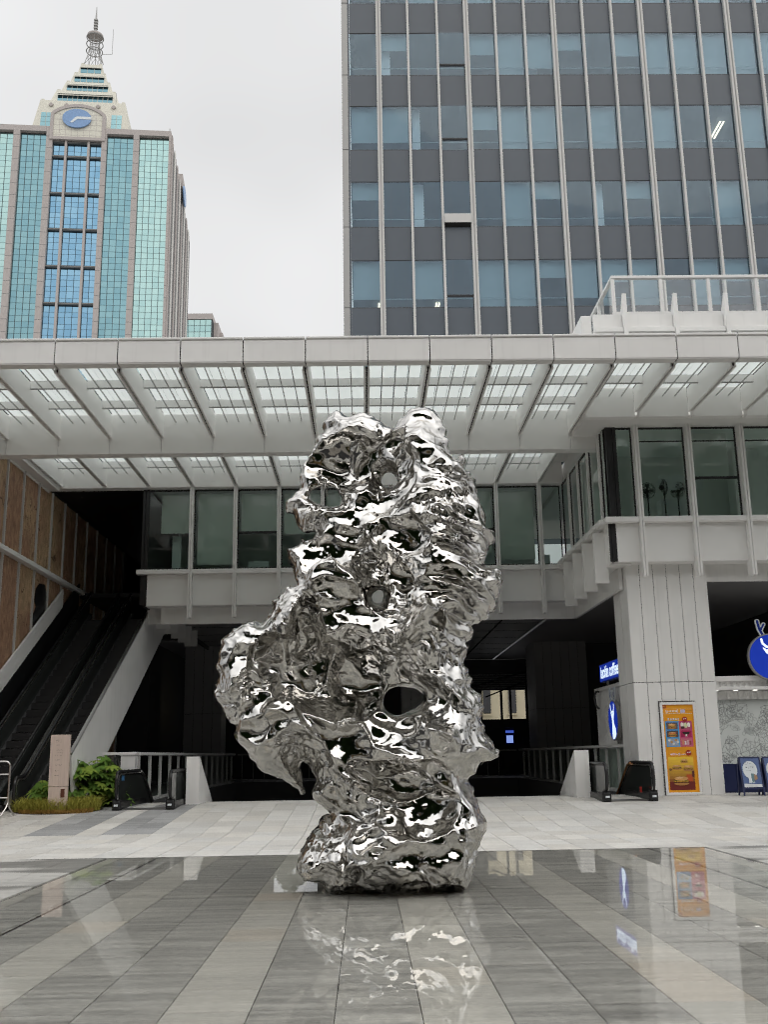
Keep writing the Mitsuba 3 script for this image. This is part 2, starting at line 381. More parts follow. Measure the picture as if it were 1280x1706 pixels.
part(can, 'end_bay_roof', box(RX(9) + .062, 6.95, YB + .41, 34.05, 11.20, 11.24), 'm_white_plain')
part(can, 'end_bay_roof', box(RX(9) + .062, 6.95, YR + .252, YB - .002, 11.20, 11.24), 'm_white_plain')
for k in range(9, 15):
    xa = RX(k) + (.062 if k > 9 else .075)
    part(can, 'front_beam_panel', cbox(xa, RX(k + 1) - .064, YR, YR + .25, 10.38, 11.24, .006), 'm_white_plain')
part(can, 'soffit_panel', boxes([(RX(9) + .075, 6.93, YR + .252, YB - .002, 10.40, 10.50), (6.935, 20.0, YR + .252, 27.94, 10.405, 10.50)]), 'm_soffit')
# ---------------------------------------------------------------- podium building
pod = thing('podium_building', 'pale panelled podium block with glazed upper floor over a dark passage', 'building')
G = 1.485
FXR = lambda j: 7.655 + G * j
FXB = lambda k: -5.80 + 1.478 * k
def pane(xa, xb, y, za, zb):                    # pane that faces -Y
    v = np.array([[xa, y, za], [xb, y, za], [xb, y, zb], [xa, y, zb]], float)
    return (v, np.array([[0, 1, 2], [0, 2, 3]]))
def paneX(x, ya, yb, za, zb):                   # pane that faces -X
    v = np.array([[x, yb, za], [x, ya, za], [x, ya, zb], [x, yb, zb]], float)
    return (v, np.array([[0, 1, 2], [0, 2, 3]]))
rng = random.Random(11)
def tilt(m, y, r=.0025):
    v, f = m; v = v.copy(); c = v.mean(0)
    v[:, 1] += (v[:, 0] - c[0]) * rng.uniform(-r, r) + (v[:, 2] - c[2]) * rng.uniform(-r, r)
    return (v, f)
def fin(x, yf, zb, zt, yb):
    return join(boxes([(x-.062, x-.012, yf, yf+.06, zb, zt), (x+.012, x+.062, yf, yf+.06, zb, zt), (x-.05, x+.05, yf+.061, yb, zb+.004, zt)]))
# right-hand block: front at Y = 27.7
ZS0, ZS1, ZT = 7.61, 7.76, 10.40
for j in range(0, 6):
    part(pod, 'fin', fin(FXR(j), 27.45, 6.10, ZT, 27.86), 'm_white_plain')
for j in range(-1, 5):
    xa, xb = (7.14 if j < 0 else FXR(j) + .055), FXR(j + 1) - .055
    w = part(pod, 'window', boxes([(xa, xa+.03, 27.80, 27.87, ZS1, ZT), (xb-.03, xb, 27.80, 27.87, ZS1, ZT), (xa+.031, xb-.031, 27.80, 27.87, ZT-.04, ZT), (xa+.031, xb-.031, 27.80, 27.87, ZS1, ZS1+.04)] + ([(xa+.031, xb-.031, 27.805, 27.865, 9.985, 10.01)] if j >= 0 else []) + ([(xa+.031, xb-.031, 27.78, 27.88, 8.885, 8.945)] if j in (1,) else [])), 'm_rubber')
    cuts = [ZS1 + .04] + ([8.885] if j == 1 else []) + ([9.99] if j >= 0 else []) + [ZT - .04]
    for a, b in zip(cuts[:-1], cuts[1:]):
        put(num(w + '__pane'), tilt(pane(xa+.03, xb-.03, 27.83, a, b), 27.83), 'm_pane')
    sa, sb = (6.66 if j < 0 else FXR(j) + .064), FXR(j + 1) - .064
    part(pod, 'sill', cbox(sa, sb, 27.50, 27.80, ZS0, ZS1, .008), 'm_white_plain')
    part(pod, 'spandrel_panel', cbox((6.97 if j < 0 else FXR(j) + .056), FXR(j + 1) - .056, 27.70, 27.76, 6.53, 7.605, .005), 'm_white_plain')
part(pod, 'soffit_panel', box(6.90, 16.0, 27.765, 28.50, 6.535, 6.56), 'm_soffit')
part(pod, 'lower_fascia', box(9.54, 16.0, 28.30, 28.45, 6.06, 6.53), 'm_white')
part(pod, 'corner_post', boxes([(6.86, 6.98, 27.74, 27.86, ZS1, ZT), (6.99, 7.05, 27.77, 27.86, ZS1, ZT), (7.06, 7.138, 27.74, 27.86, ZS1, ZT), (6.78, 6.83, 27.72, 27.80, 6.55, ZS0), (6.84, 6.90, 27.705, 27.80, 6.55, ZS0), (6.905, 6.965, 27.715, 27.80, 6.55, ZS0)]), 'm_rubber')
# its side that faces the court, X = 6.85
SY = [28.45 + 1.48 * j for j in range(4)]
for y in SY:
    part(pod, 'side_fin', boxes([(6.48, 6.54, y-.06, y-.012, 6.06, 7.49), (6.48, 6.54, y+.012, y+.06, 6.06, 7.49), (6.541, 6.86, y-.05, y+.05, 6.064, 7.49), (6.765, 6.85, y-.045, y+.045, 7.77, 10.45)]), 'm_white_plain')
ys = [27.87] + SY + [34.28]
for a, b in zip(ys[:-1], ys[1:]):
    a += .05; b -= .05
    w = part(pod, 'side_window', boxes([(6.83, 6.88, a, a+.03, ZS1, 10.45), (6.83, 6.88, b-.03, b, ZS1, 10.45), (6.83, 6.88, a+.031, b-.031, 10.40, 10.45), (6.83, 6.88, a+.031, b-.031, ZS1, ZS1+.04)]), 'm_rubber')
    put(num(w + '__pane'), paneX(6.85, a+.03, b-.03, ZS1+.04, 10.40), 'm_pane')
    part(pod, 'side_sill', cbox(6.56, 6.82, a-.045, b+.045, ZS0, ZS1, .008), 'm_white_plain')
    part(pod, 'side_spandrel', cbox(6.80, 6.86, a-.005, b+.005, 6.50, 7.605, .005), 'm_white_plain')
part(pod, 'side_lower_fascia', box(7.15, 7.25, 28.5, 34.85, 5.90, 6.50), 'm_white')
part(pod, 'side_soffit', box(6.82, 7.4, 27.9, 34.9, 6.502, 6.53), 'm_soffit')
# back block: front at Y = 34.3
for k in range(0, 9):
    part(pod, 'fin', fin(FXB(k), 34.05, 6.02, 10.455, 34.42), 'm_white_plain')
for k in range(-1, 9):
    xa, xb = (-7.30 if k < 0 else FXB(k) + .055), (6.78 if k == 8 else FXB(k + 1) - .055)
    tr = [8.93] if k in (1, 6) else []
    w = part(pod, 'window', boxes([(xa, xa+.03, 34.36, 34.43, 7.66, 10.44), (xb-.03, xb, 34.36, 34.43, 7.66, 10.44), (xa+.031, xb-.031, 34.36, 34.43, 10.40, 10.44), (xa+.031, xb-.031, 34.36, 34.43, 7.66, 7.72)] + [(xa+.031, xb-.031, 34.34, 34.44, z-.035, z+.035) for z in tr]), 'm_rubber')
    cuts = [7.72] + [z for z in tr] + [10.40]
    for a, b in zip(cuts[:-1], cuts[1:]):
        put(num(w + '__pane'), tilt(pane(xa+.03, xb-.03, 34.39, a, b), 34.39), 'm_pane')
    sa, sb = (-7.60 if k < 0 else FXB(k) + .064), (6.84 if k == 8 else FXB(k + 1) - .064)
    part(pod, 'sill', cbox(sa, sb, 34.12, 34.36, 7.50, 7.65, .008), 'm_white_plain')
    part(pod, 'spandrel_panel', cbox((-7.26 if k < 0 else FXB(k) + .056), (6.84 if k == 8 else FXB(k + 1) - .056), 34.30, 34.36, 6.45, 7.495, .005), 'm_white_plain')
part(pod, 'soffit_panel', box(-7.30, 7.14, 34.365, 34.90, 6.452, 6.48), 'm_soffit')
part(pod, 'lower_fascia', box(-6.85, 7.14, 34.80, 34.95, 5.90, 6.45), 'm_white')
part(pod, 'corner_post', boxes([(-7.50, -7.42, 34.36, 34.50, 6.5, 10.45), (-7.41, -7.37, 34.40, 34.50, 7.66, 10.45), (-7.36, -7.303, 34.34, 34.50, 7.66, 10.45), (-7.41, -7.27, 34.31, 34.50, 6.47, 7.495)]), 'm_rubber')
# left flank of the back block, seen end on, with stepped fin feet under it
for j in range(6):
    y = 35.35 + 1.48 * j
    part(pod, 'flank_fin', boxes([(-7.42, -6.90, y-.05, y+.05, 5.98, 7.49)]), 'm_white_plain')
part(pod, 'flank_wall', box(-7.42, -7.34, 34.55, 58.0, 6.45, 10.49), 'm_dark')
# rooms behind the glass
rm = part(pod, 'upper_room', boxes([(-7.3, 6.80, 40.2, 40.3, 7.5, 10.6), (-7.3, 30.0, 34.5, 40.2, 7.30, 7.48), (-7.3, 6.80, 34.5, 40.2, 10.60, 10.7), (6.9, 22.0, 31.2, 31.3, 7.5, 10.6), (6.9, 22, 28.0, 33.2, 7.40, 7.60), (6.9, 22, 27.96, 40.2, 10.52, 10.7), (20, 20.1, 28, 33.2, 7.5, 10.6)]), 'm_inwall')
def drop(x0, x1, y, zb, zt=10.38, m='m_blind'): part(pod, 'roller_blind', box(x0, x1, y, y+.015, zb, zt), m)
for k, zb in {-1: 9.02, 0: 7.9, 1: 8.98, 2: 8.95, 3: 8.7, 4: 8.3, 5: 8.9, 6: 8.2, 7: 7.95}.items():
    xa, xb = (-6.95 if k < 0 else FXB(k) + .12), (FXB(k + 1) - .12)
    drop(xa, xb, 34.75 + .04 * (k % 3), zb)
part(pod, 'interior_screen', boxes([(-6.62, -6.32, 35.2, 35.3, 7.5, 9.0), (4.2, 5.55, 35.3, 35.4, 7.5, 8.35), (3.2, 4.1, 35.3, 35.4, 7.5, 8.35), (6.15, 6.5, 35.3, 35.4, 7.5, 8.2), (-2.4, -1.6, 35.2, 35.3, 7.5, 8.3), (-4.0, -3.3, 35.3, 35.4, 7.5, 8.1)]), 'm_board')
part(pod, 'white_board', box(8.62, 9.9, 28.9, 28.95, 8.85, 9.28), 'm_board')
part(pod, 'storage_cabinet', boxes([(8.85, 9.6, 29.6, 30.1, 7.6, 8.75), (8.86, 9.59, 29.57, 29.6, 8.20, 8.22)]), 'm_board')
part(pod, 'interior_column', boxes([(7.5, 7.9, 30.5, 30.9, 7.6, 10.5), (11.4, 12.2, 30.4, 31.0, 7.6, 10.5)]), 'm_inwall')
drop(9.2, 10.5, 28.35, 9.0)
# passage under the building
part(pod, 'passage_ceiling', boxes([(-7.33, 7.15, 34.96, 47.0, 6.62, 6.70), (-10.0, 7.15, 47.0, 60.0, 6.62, 6.70), (7.26, 22, 28.46, 60.0, 6.62, 6.70)]), 'm_midgrey')
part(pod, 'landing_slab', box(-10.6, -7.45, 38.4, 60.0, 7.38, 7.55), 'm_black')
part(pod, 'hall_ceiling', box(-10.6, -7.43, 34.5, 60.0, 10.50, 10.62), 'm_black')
for q in range(9): part(pod, 'ceiling_joint', box(-7.3, 7.1, 36.5 + 2.6 * q, 36.53 + 2.6 * q, 6.608, 6.619), 'm_joint')
for q in range(5): part(pod, 'ceiling_track', box(-4.6 + 2.5 * q, -4.55 + 2.5 * q, 35.0, 58.0, 6.58, 6.606), 'm_joint')
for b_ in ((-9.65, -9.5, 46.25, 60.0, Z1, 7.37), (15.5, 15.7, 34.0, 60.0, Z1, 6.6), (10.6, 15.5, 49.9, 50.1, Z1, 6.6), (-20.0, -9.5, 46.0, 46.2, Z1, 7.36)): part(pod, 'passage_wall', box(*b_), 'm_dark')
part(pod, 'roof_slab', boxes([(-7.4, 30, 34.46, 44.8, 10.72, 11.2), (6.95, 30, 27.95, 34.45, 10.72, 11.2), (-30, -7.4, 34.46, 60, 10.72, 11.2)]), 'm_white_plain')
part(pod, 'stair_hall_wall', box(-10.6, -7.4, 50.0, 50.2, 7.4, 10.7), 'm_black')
# far end of the passage: glazing with a dark transom; open bays let the daylight of the far street in
endz = []
for x in (-7.0, -5.05, -2.6, -0.2, 2.0, 4.4, 6.42, 7.55, 8.05, 8.95, 11.5, 14.5):
    endz.append((x-.06, x+.06, 58.0, 58.2, Z1, 6.6))
part(pod, 'end_frame', boxes(endz + [(5.0, 9.3, 58.02, 58.18, 4.9, 6.6), (-2.54, 4.34, 58.05, 58.15, Z1, 6.59), (9.0, 15.5, 58.05, 58.15, Z1, 6.6), (4.46, 6.36, 58.05, 58.15, Z1, 5.0), (6.48, 8.9, 58.03, 58.17, Z1, 3.32), (-9.5, -5.11, 58.05, 58.15, Z1, 6.59), (-5.0, -2.66, 58.05, 58.15, 5.5, 6.59), (-5.0, -2.66, 58.04, 58.16, Z1, 3.3)]), 'm_dark')
part(pod, 'end_louvre', boxes([(3.0, 8.9, 57.9, 57.98, 5.0 + .12 * q, 5.04 + .12 * q) for q in range(7)]), 'm_midgrey')
part(pod, 'brace', tube([(4.6, 57.6, 4.7), (9.0, 57.6, 5.9)], .04, 6), 'm_rubber')
part(pod, 'brace', tube([(6.6, 57.6, 4.5), (9.0, 57.6, 5.4)], .04, 6), 'm_rubber')
# columns
def clad_column(name, label, x0, x1, y0, y1, zt, nx, ny, zj, mat):
    t = thing(name, label, 'column')
    part(t, 'core', box(x0+.02, x1-.02, y0+.02, y1-.02, Z1-.03, zt), 'm_joint')
    for (za, zb) in ((Z1, zj - .008), (zj + .008, zt)):
        for i in range(nx):
            a, b = x0 + (x1 - x0) * i / nx, x0 + (x1 - x0) * (i + 1) / nx
            part(t, 'cladding_panel', cbox(a + .007, b - .007, y0, y0 + .03, za, zb, .004), mat)
        for i in range(ny):
            a, b = y0 + .032 + (y1 - y0) * i / ny, y0 + (y1 - y0) * (i + 1) / ny
            part(t, 'cladding_panel', cbox(x0, x0 + .03, a + .007, b - .007, za, zb, .004), mat)
            part(t, 'cladding_panel', cbox(x1 - .03, x1, a + .007, b - .007, za, zb, .004), mat)
    return t
clad_column('clad_column', 'broad pale panelled column carrying the menu poster at the right', 7.28, 9.53, 28.20, 29.80, 6.53, 6, 2, 3.30, 'm_white')
clad_column('clad_column', 'dark panelled column in the passage left of the sculpture', -8.45, -6.70, 49.0, 50.6, 6.61, 4, 3, 3.5, 'm_midgrey')
clad_column('clad_column', 'dark panelled column in the passage right of the sculpture', 8.02, 10.5, 49.0, 51.6, 6.61, 6, 3, 3.5, 'm_midgrey')
clad_column('clad_column', 'grey panelled column seen through the large hole of the sculpture', 1.85, 3.6, 52.6, 54.2, 6.61, 4, 3, 3.5, 'm_white_plain')
# ---------------------------------------------------------------- roof terrace above the right-hand block
ter = thing('roof_terrace_screen', 'white framed glass wind screen on the roof terrace', 'balustrade')
TX = [7.98 + 1.52 * k for k in range(5)]
for x in TX: part(ter, 'post', box(x-.05, x+.05, 29.95, 30.06, 14.2, 16.02), 'm_white')
part(ter, 'top_rail', cbox(7.92, 15, 29.93, 30.08, 16.025, 16.12, .008), 'm_white')
part(ter, 'side_rail', cbox(7.92, 8.04, 30.09, 41.0, 16.025, 16.12, .008), 'm_white')
part(ter, 'bottom_rail', box(7.92, 15, 29.96, 30.05, 14.2, 14.9), 'm_white')
for a, b in zip(TX[:-1], TX[1:]): part(ter, 'pane', pane(a+.05, b-.05, 30.0, 14.9, 16.02), 'm_clearpane')
for j in range(5):
    part(ter, 'side_post', box(7.93, 8.03, 31.9 + 1.9 * j, 32.0 + 1.9 * j, 14.2, 16.02), 'm_white')
    part(ter, 'side_pane', paneX(7.98, 30.1 + 1.9 * j, 31.9 + 1.9 * j, 14.3, 16.02), 'm_clearpane')
par = thing('roof_parapet', 'white panelled parapet with short upright fins above the canopy at the right', 'parapet')
for j in range(0, 6):
    x = FXR(j)
    part(par, 'fin', join(box(x-.055, x+.055, 27.60, 27.70, 13.0, 14.42), prism_x([(27.702, 13.0), (28.2, 13.0), (28.2, 13.7), (27.702, 14.41)], x-.045, x+.045)), 'm_white')
for j in range(-1, 5):
    a, b = (6.75 if j < 0 else FXR(j) + .06), FXR(j + 1) - .06
    part(par, 'panel', cbox(a, b, 27.82, 27.90, 13.42, 13.86, .006), 'm_white')
    part(par, 'ledge', cbox(a, b, 27.66, 28.0, 13.26, 13.40, .008), 'm_white')
part(par, 'end_block', cbox(6.42, 6.72, 27.9, 29.5, 12.9, 13.86, .01), 'm_white')
part(par, 'wall', boxes([(6.73, 16, 27.98, 28.2, 11.2, 13.24), (7.0, 16, 28.2, 40, 13.0, 13.2)]), 'm_darkclad')
# ---------------------------------------------------------------- stone-faced wall on the left
wl = thing('stone_wall', 'tall wall of rust-brown stone slabs held in pale metal frames beside the escalators', 'wall')
XW = -10.62
MY = [29.96 + 1.5 * k for k in range(-5, 11)]
part(wl, 'backing', box(XW-.5, XW-.06, MY[0], 50, Z1, 10.7), 'm_joint')
for a, b in zip(MY[:-1], MY[1:]):
    for (za, zb) in ((Z1, 7.46), (7.64, 10.4)):
        part(wl, 'stone_slab', cbox(XW-.055, XW-.01, a+.035, b-.035, za, zb, .006), 'm_stonewall')
for y in MY:
    part(wl, 'mullion', boxes([(XW-.058, XW+.05, y-.032, y+.032, Z1, 7.47), (XW-.058, XW+.05, y-.032, y+.032, 7.63, 10.4)]), 'm_rail')
for a, b in zip(MY[:-1], MY[1:]):
    part(wl, 'ledge', cbox(XW-.05, XW+.20, a+.006, b-.006, 7.475, 7.62, .01), 'm_white_plain')
    za, zb = 4.0 + .577 * (a - 30.2), 4.0 + .577 * (b - 30.2)
    if za > .6 and zb < 7.6:
        part(wl, 'skirt_panel', prism_x([(a+.006, za-.62), (b-.006, zb-.62), (b-.006, zb), (a+.006, za)], XW+.055, XW+.12), 'm_white_plain')
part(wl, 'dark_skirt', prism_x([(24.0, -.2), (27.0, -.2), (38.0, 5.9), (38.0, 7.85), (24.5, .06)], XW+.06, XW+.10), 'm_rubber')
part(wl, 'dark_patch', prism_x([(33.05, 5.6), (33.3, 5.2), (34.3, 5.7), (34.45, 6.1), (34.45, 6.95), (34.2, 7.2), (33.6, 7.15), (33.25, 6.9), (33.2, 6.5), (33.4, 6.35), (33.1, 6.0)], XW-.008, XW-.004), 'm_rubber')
# ---------------------------------------------------------------- escalators
def loop_path(y0, yl, z0, zh, slope, yend, r=.16):
    """Side view (y, z) of a handrail: newel front at y0, level at z0 + zh until yl, then along the slope."""
    pts = []
    zt = z0 + zh
    for a in np.linspace(-90, -270, 9)[::1]:
        aa = math.radians(a)
    R = zh * .22
    pts.append((y0 + R*1.6, z0 + zh*.26))
    for a in np.linspace(260, 180, 5): pts.append((y0 + R + R*math.cos(math.radians(a)), z0 + zh*.26 + R + R*math.sin(math.radians(a))))
    for a in np.linspace(180, 90, 7): pts.append((y0 + R + R*math.cos(math.radians(a)), zt - R + R*math.sin(math.radians(a))))
    pts.append((yl - .25, zt))
    for t in np.linspace(0, 1, 5)[1:]: pts.append((yl - .25 + .5*t, zt + slope * .25 * t * t))
    pts.append((yend, zt + slope * .25 + slope * (yend - yl - .25)))
    return pts
def escalator(name, label, xl, xr, y0, yl, z0, slope, yend, up, group=None, outer=True, deckmat='m_dark'):
    t = thing(name, label, 'escalator', group)
    for x in (xl, xr):
        P = loop_path(y0, yl, z0, .90, slope, yend)
        h = part(t, 'handrail', tube([(x, y, z) for y, z in P], .045, 8), 'm_rubber', 40)
        put(num(h + '__guide'), tube([(x + (.035 if x == xl else -.035), y + .02, z - .055) for y, z in P[3:]], .020, 6), 'm_steel', 40)
        lo = [(y0 + .28, z0 + .17), (yl + .1, z0 + .17), (yend, z0 + .17 + slope * (yend - yl - .1))]
        hi = [(y, z - .05) for y, z in P[4:]]
        part(t, 'glass_balustrade', prism_x(lo + hi[::-1], x - .008, x + .008), 'm_escglass')
        sk = [(y0 + .10, z0 - .02), (yl + .1, z0 - .02), (yend, z0 - .02 + slope * (yend - yl - .1)), (yend, z0 + .18 + slope * (yend - yl - .1)), (yl + .1, z0 + .18), (y0 + .28, z0 + .18), (y0 + .10, z0 + .24)]
        part(t, 'skirt', prism_x(sk, x - .11, x + .11), deckmat)
        part(t, 'newel_base', cbox(x - .10, x + .10, y0 + .03, y0 + .42, z0 - .02, z0 + .20, .03), 'm_rubber')
    n = int((abs(yend - yl)) / .40)
    part(t, 'comb_plate', box(xl + .12, xr - .12, y0 + .15, yl - .35, z0 - .01, z0 + .006), 'm_brushed')
    for i in range(n):
        y = yl - .1 + .40 * i
        z = z0 + slope * .40 * (i + (1 if slope > 0 else 0)) + (0 if slope > 0 else slope * .2)
        part(t, 'step', boxes([(xl + .115, xr - .115, y, y + .395, z - .20, z - .002)] + [(xl + .13, xr - .13, y + .0, y + .02, z - .001, z + .003)]), 'm_step')
    return t
scene['m_escglass'] = prin((.030, .034, .032), .06, .7)
scene['m_step'] = prin((.035, .035, .037), .4, .5, .3)
UPS = math.tan(math.radians(30))
escalator('escalator', 'rising escalator on the right of the pair behind the totem', -8.72, -7.62, 26.6, 27.3, Z1 - .12, UPS, 38.5, True, 'pair of escalators rising beside the stone wall')
labels['escalator']['label'] = 'escalator nearer the passage of the two rising beside the stone wall'
escalator('escalator', 'escalator closer to the brown stone wall of the rising pair', -10.25, -9.15, 26.6, 27.3, Z1 - .12, UPS, 38.5, True, 'pair of escalators rising beside the stone wall')
ep = thing('escalator_flank', 'white sloping side panel of the rising escalators', 'panel')
part(ep, 'panel', prism_x([(26.7, 1.61), (27.1, .50 - .1), (27.9, .33), (38.3, 6.05), (38.3, 7.96)], -7.44, -7.38), 'm_white')
part(ep, 'top_trim', prism_x([(26.7, 1.63), (38.3, 7.98), (38.3, 8.03), (26.7, 1.68)], -7.46, -7.37), 'm_steel')
part(ep, 'soffit', prism_x([(27.95, .34), (38.3, 6.04), (38.3, 6.02), (28.0, .33)], -10.4, -7.45), 'm_midgrey')
part(ep, 'inner_deck', prism_x([(26.6, .62), (38.3, 7.3), (38.3, 7.42), (26.6, .74)], -7.60, -7.47), 'm_dark')
part(ep, 'middle_deck', prism_x([(26.8, .45), (38.3, 7.08), (38.3, 7.13), (26.8, .50)], -9.02, -8.84), 'm_brushed')
escalator('down_escalator', 'short black escalator balustrade going down beside the white pedestal on the left', -6.18, -4.86, 26.5, 29.35, .30, -UPS, 35.5, False, deckmat='m_rubber')
escalator('down_escalator', 'black escalator with an orange reflection coloured into its handrail going down beside the poster column', 5.99, 7.16, 26.45, 28.75, .30, -UPS, 35.0, False, deckmat='m_rubber')
scene['m_orange_glint'] = prin((.62, .30, .13), .25, .5, .8)
part('down_escalator_001', 'lit_handrail_trim', tube([(7.10, 28.45, 1.185), (7.10, 28.8, 1.12), (7.10, 31.5, -.44)], .03, 6), 'm_orange_glint')  # orange reflection on the handrail, put into the colour of a tube
part('down_escalator', 'steel_handrail_trim', tube([(-6.12, 29.1, 1.18), (-6.12, 29.45, 1.11), (-6.12, 32.2, -.48)], .022, 6), 'm_steel')
part('down_escalator', 'blue_sticker', box(-6.171, -6.167, 27.0, 27.28, .98, 1.10), 'm_stickerblue')
scene['m_stickerblue'] = prin((.05, .16, .32), .4, .5)
for x in (-6.18, -4.86): part('down_escalator', 'white_label', box(x-.05, x+.05, 26.518, 26.529, .37, .42), 'm_board')
part('down_escalator_001', 'red_button', cbox(7.02, 7.05, 27.2, 27.34, .46, .60, .01), 'm_red')
scene['m_red'] = prin((.42, .03, .02), .4, .5)
for x in (5.99, 7.16): part('down_escalator_001', 'white_label', box(x-.05, x+.05, 26.468, 26.479, .37, .42), 'm_board')
# white wedge walls that shield the downward escalators
for (lab, xa, xb, ya, yb) in (('white wedge-shaped wall end beside the left down escalator', -4.72, -4.38, 28.0, 30.3), ('white wedge-shaped wall end beside the right down escalator', 5.52, 5.90, 28.0, 30.3)):
    w = thing('wedge_wall', lab, 'wall')
    part(w, 'wall', prism_x([(ya, Z1 - .02), (yb + .1, Z1 - .02), (yb + .1, .36), (ya + .05, 1.54), (ya, 1.54)], xa, xb), 'm_white')
    part(w, 'lower_wall', prism_x([(29.6, Z1 - .03), (29.6, -2.0), (34.5, -2.0), (yb + .1, Z1 - .03)], xa + .01, xb - .01), 'm_midgrey')
# railings round the sunken court
def railing(name, label, x, xo):
    t = thing(name, label, 'railing')
    Y = [30.25 + 1.6 * k for k in range(14)]
    for y in Y: part(t, 'baluster', box(x-.045, x+.045, y-.035, y+.035, Z1, 1.60), 'm_rail')
    for a, b in zip(Y[:-1], Y[1:]):
        part(t, 'pane', paneX(x, a+.04, b-.04, Z1+.08, 1.58), 'm_pane')
    part(t, 'top_rail', cbox(x-.06, x+.06, 30.22, 52.2, 1.605, 1.69, .008), 'm_white_plain')
    part(t, 'bottom_rail', box(x-.03, x+.03, 30.22, 52.2, Z1, Z1+.07), 'm_rail')
    p = part(t, 'pedestal', cbox(min(x, xo), max(x, xo), 29.80, 30.18, Z1-.02, 1.60, .006), 'm_white')
    put(num(p + '__coping'), cbox(min(x, xo)-.03, max(x, xo)+.03, 29.76, 30.21, 1.605, 1.70, .008), 'm_white')
    return t
railing('court_railing', 'long glass railing with white pedestal along the left side of the sunken court', -6.46, -6.86)
k = part('court_railing', 'front_rail', cbox(-8.6, -6.90, 29.92, 30.05, 1.62, 1.70, .008), 'm_white_plain')
part('court_railing', 'front_pane', pane(-8.6, -6.9, 30.0, Z1+.1, 1.61), 'm_pane')
railing('court_railing', 'long glass railing with white pedestal along the right side of the sunken court', 7.62, 8.0)
er = thing('end_railing', 'dark railing across the far end of the sunken court', 'railing')
part(er, 'top_rail', box(HX0, HX1, 52.3, 52.38, 1.60, 1.67), 'm_greymetal')
for i in range(24): part(er, 'baluster', box(HX0 + .2 + .55*i, HX0 + .24 + .55*i, 52.31, 52.36, Z1, 1.6), 'm_greymetal')
# ---------------------------------------------------------------- office tower behind the canopy, right
ot = thing('office_tower', 'grey office tower with pale vertical fins and blue glass behind the canopy', 'building')
OY, OZ0 = 45.5, 16.0
OXF = [1.07 + 1.49 * k for k in range(0, 15)]
edge = -.42
bays = [(edge, OXF[0])] + list(zip(OXF[:-1], OXF[1:]))
FL = [13.77 + 4.19 * k for k in range(7)]           # floor glass sills; glass is 2.45 high
rng = random.Random(12)
for k, x in enumerate(OXF):
    for i, z in enumerate([11.5] + [f + .05 for f in FL]):
        zt = (FL[i] if i < len(FL) else FL[-1] + 4.2) + .04
        if k % 3 == 0:
            part(ot, 'fin', boxes([(x-.125, x-.035, OY-.22, OY+.05, z, zt), (x+.035, x+.125, OY-.22, OY+.05, z, zt), (x-.034, x+.034, OY-.15, OY+.05, z, zt)]), 'm_fin')
        else:
            part(ot, 'fin', box(x-.055, x+.055, OY-.22, OY+.05, z, zt), 'm_fin')
part(ot, 'corner_column', boxes([(-.80, -.50, OY-.05, OY+12, z + .03, z + 4.16) for z in FL] + [(-.78, -.52, OY-.02, OY+12, 14, 46)]), 'm_greymetal')
part(ot, 'corner_jamb', box(-.50, -.42, OY+.02, OY+.1, 14, 46), 'm_spandrel')
part(ot, 'structure', boxes([(-.4, 24, OY+.12, OY+9, f - 1.35, f - .45) for f in FL + [FL[-1] + 4.19]] + [(-.4, 24, OY+8.9, OY+9, 14, 46), (24, 24.2, OY, OY+9, 14, 46)]), 'm_twin')
scene['m_twin'] = prin((.17, .20, .225), .8, .2)
for i, f in enumerate(FL):
    for b, (xa, xb) in enumerate(bays):
        xa2, xb2 = xa + (.13 if (b and (b-1) % 3 == 0) else .06 if b else .01), xb - (.13 if b % 3 == 0 else .06)
        part(ot, 'spandrel_panel', box(xa2, xb2, OY, OY+.04, f - 1.72, f - .02), 'm_spandrel')
        if b == 3:                                   # opening light with a vent under it
            v = pane(xa2 + .01, xb2 - .01, OY - .06, f + .62, f + 2.43)
            part(ot, 'opening_window', tilt(v, OY), 'm_towerpane')
            part(ot, 'window_rail', box(xa2, xb2, OY-.055, OY-.03, f+.58, f+.62), 'm_dark')
            part(ot, 'vent_frame', boxes([(xa2, xb2, OY-.02, OY+.03, f+.54, f+.58), (xa2, xa2+.03, OY-.03, OY+.03, f, f+.541), (xb2-.03, xb2, OY-.03, OY+.03, f, f+.541)]), 'm_dark')
            if i == 3:
                part(ot, 'open_vent', boxes([(xa2, xb2, OY-.30, OY-.27, f+.10, f+.56)]), 'm_rail')
                part(ot, 'open_vent_gap', box(xa2, xb2, OY+.02, OY+.03, f, f+.54), 'm_black')
            else:
                part(ot, 'vent_pane', tilt(pane(xa2+.03, xb2-.03, OY + .02, f, f+.54), OY), 'm_towerpane')
        else:
            part(ot, 'window_pane', tilt(pane(xa2, xb2, OY + .02, f, f + 2.45), OY, .003), 'm_towerpane')
            part(ot, 'window_sill', box(xa2, xb2, OY, OY+.05, f - .018, f + .02), 'm_dark')
            part(ot, 'window_head', box(xa2, xb2, OY, OY+.05, f+2.44, f+2.46), 'm_dark')
        part(ot, 'guard_rail', box(xa2, xb2, OY+.16, OY+.19, f+.50, f+.53), 'm_blindblue')
        u = rng.random()
        y = OY + .25
        if b == 3: continue
        if u < .36: part(ot, 'roller_blind', box(xa+.12, xb-.12, y, y+.02, f - .1, f+2.5), 'm_blindblue')
        elif u < .72: part(ot, 'roller_blind', box(xa+.08, xb-.08, y, y+.02, f + rng.choice((1.25, 1.35, 1.6, .55)), f+2.5), 'm_blindblue')
        if rng.random() < .22: part(ot, 'column_casing', box(xa+.15, xa+.15+rng.uniform(.35, .6), y+.3, y+.7, f-.3, f+2.6), 'm_board')
scene['m_lamp'] = prin((.7, .68, .62), .5, .3)
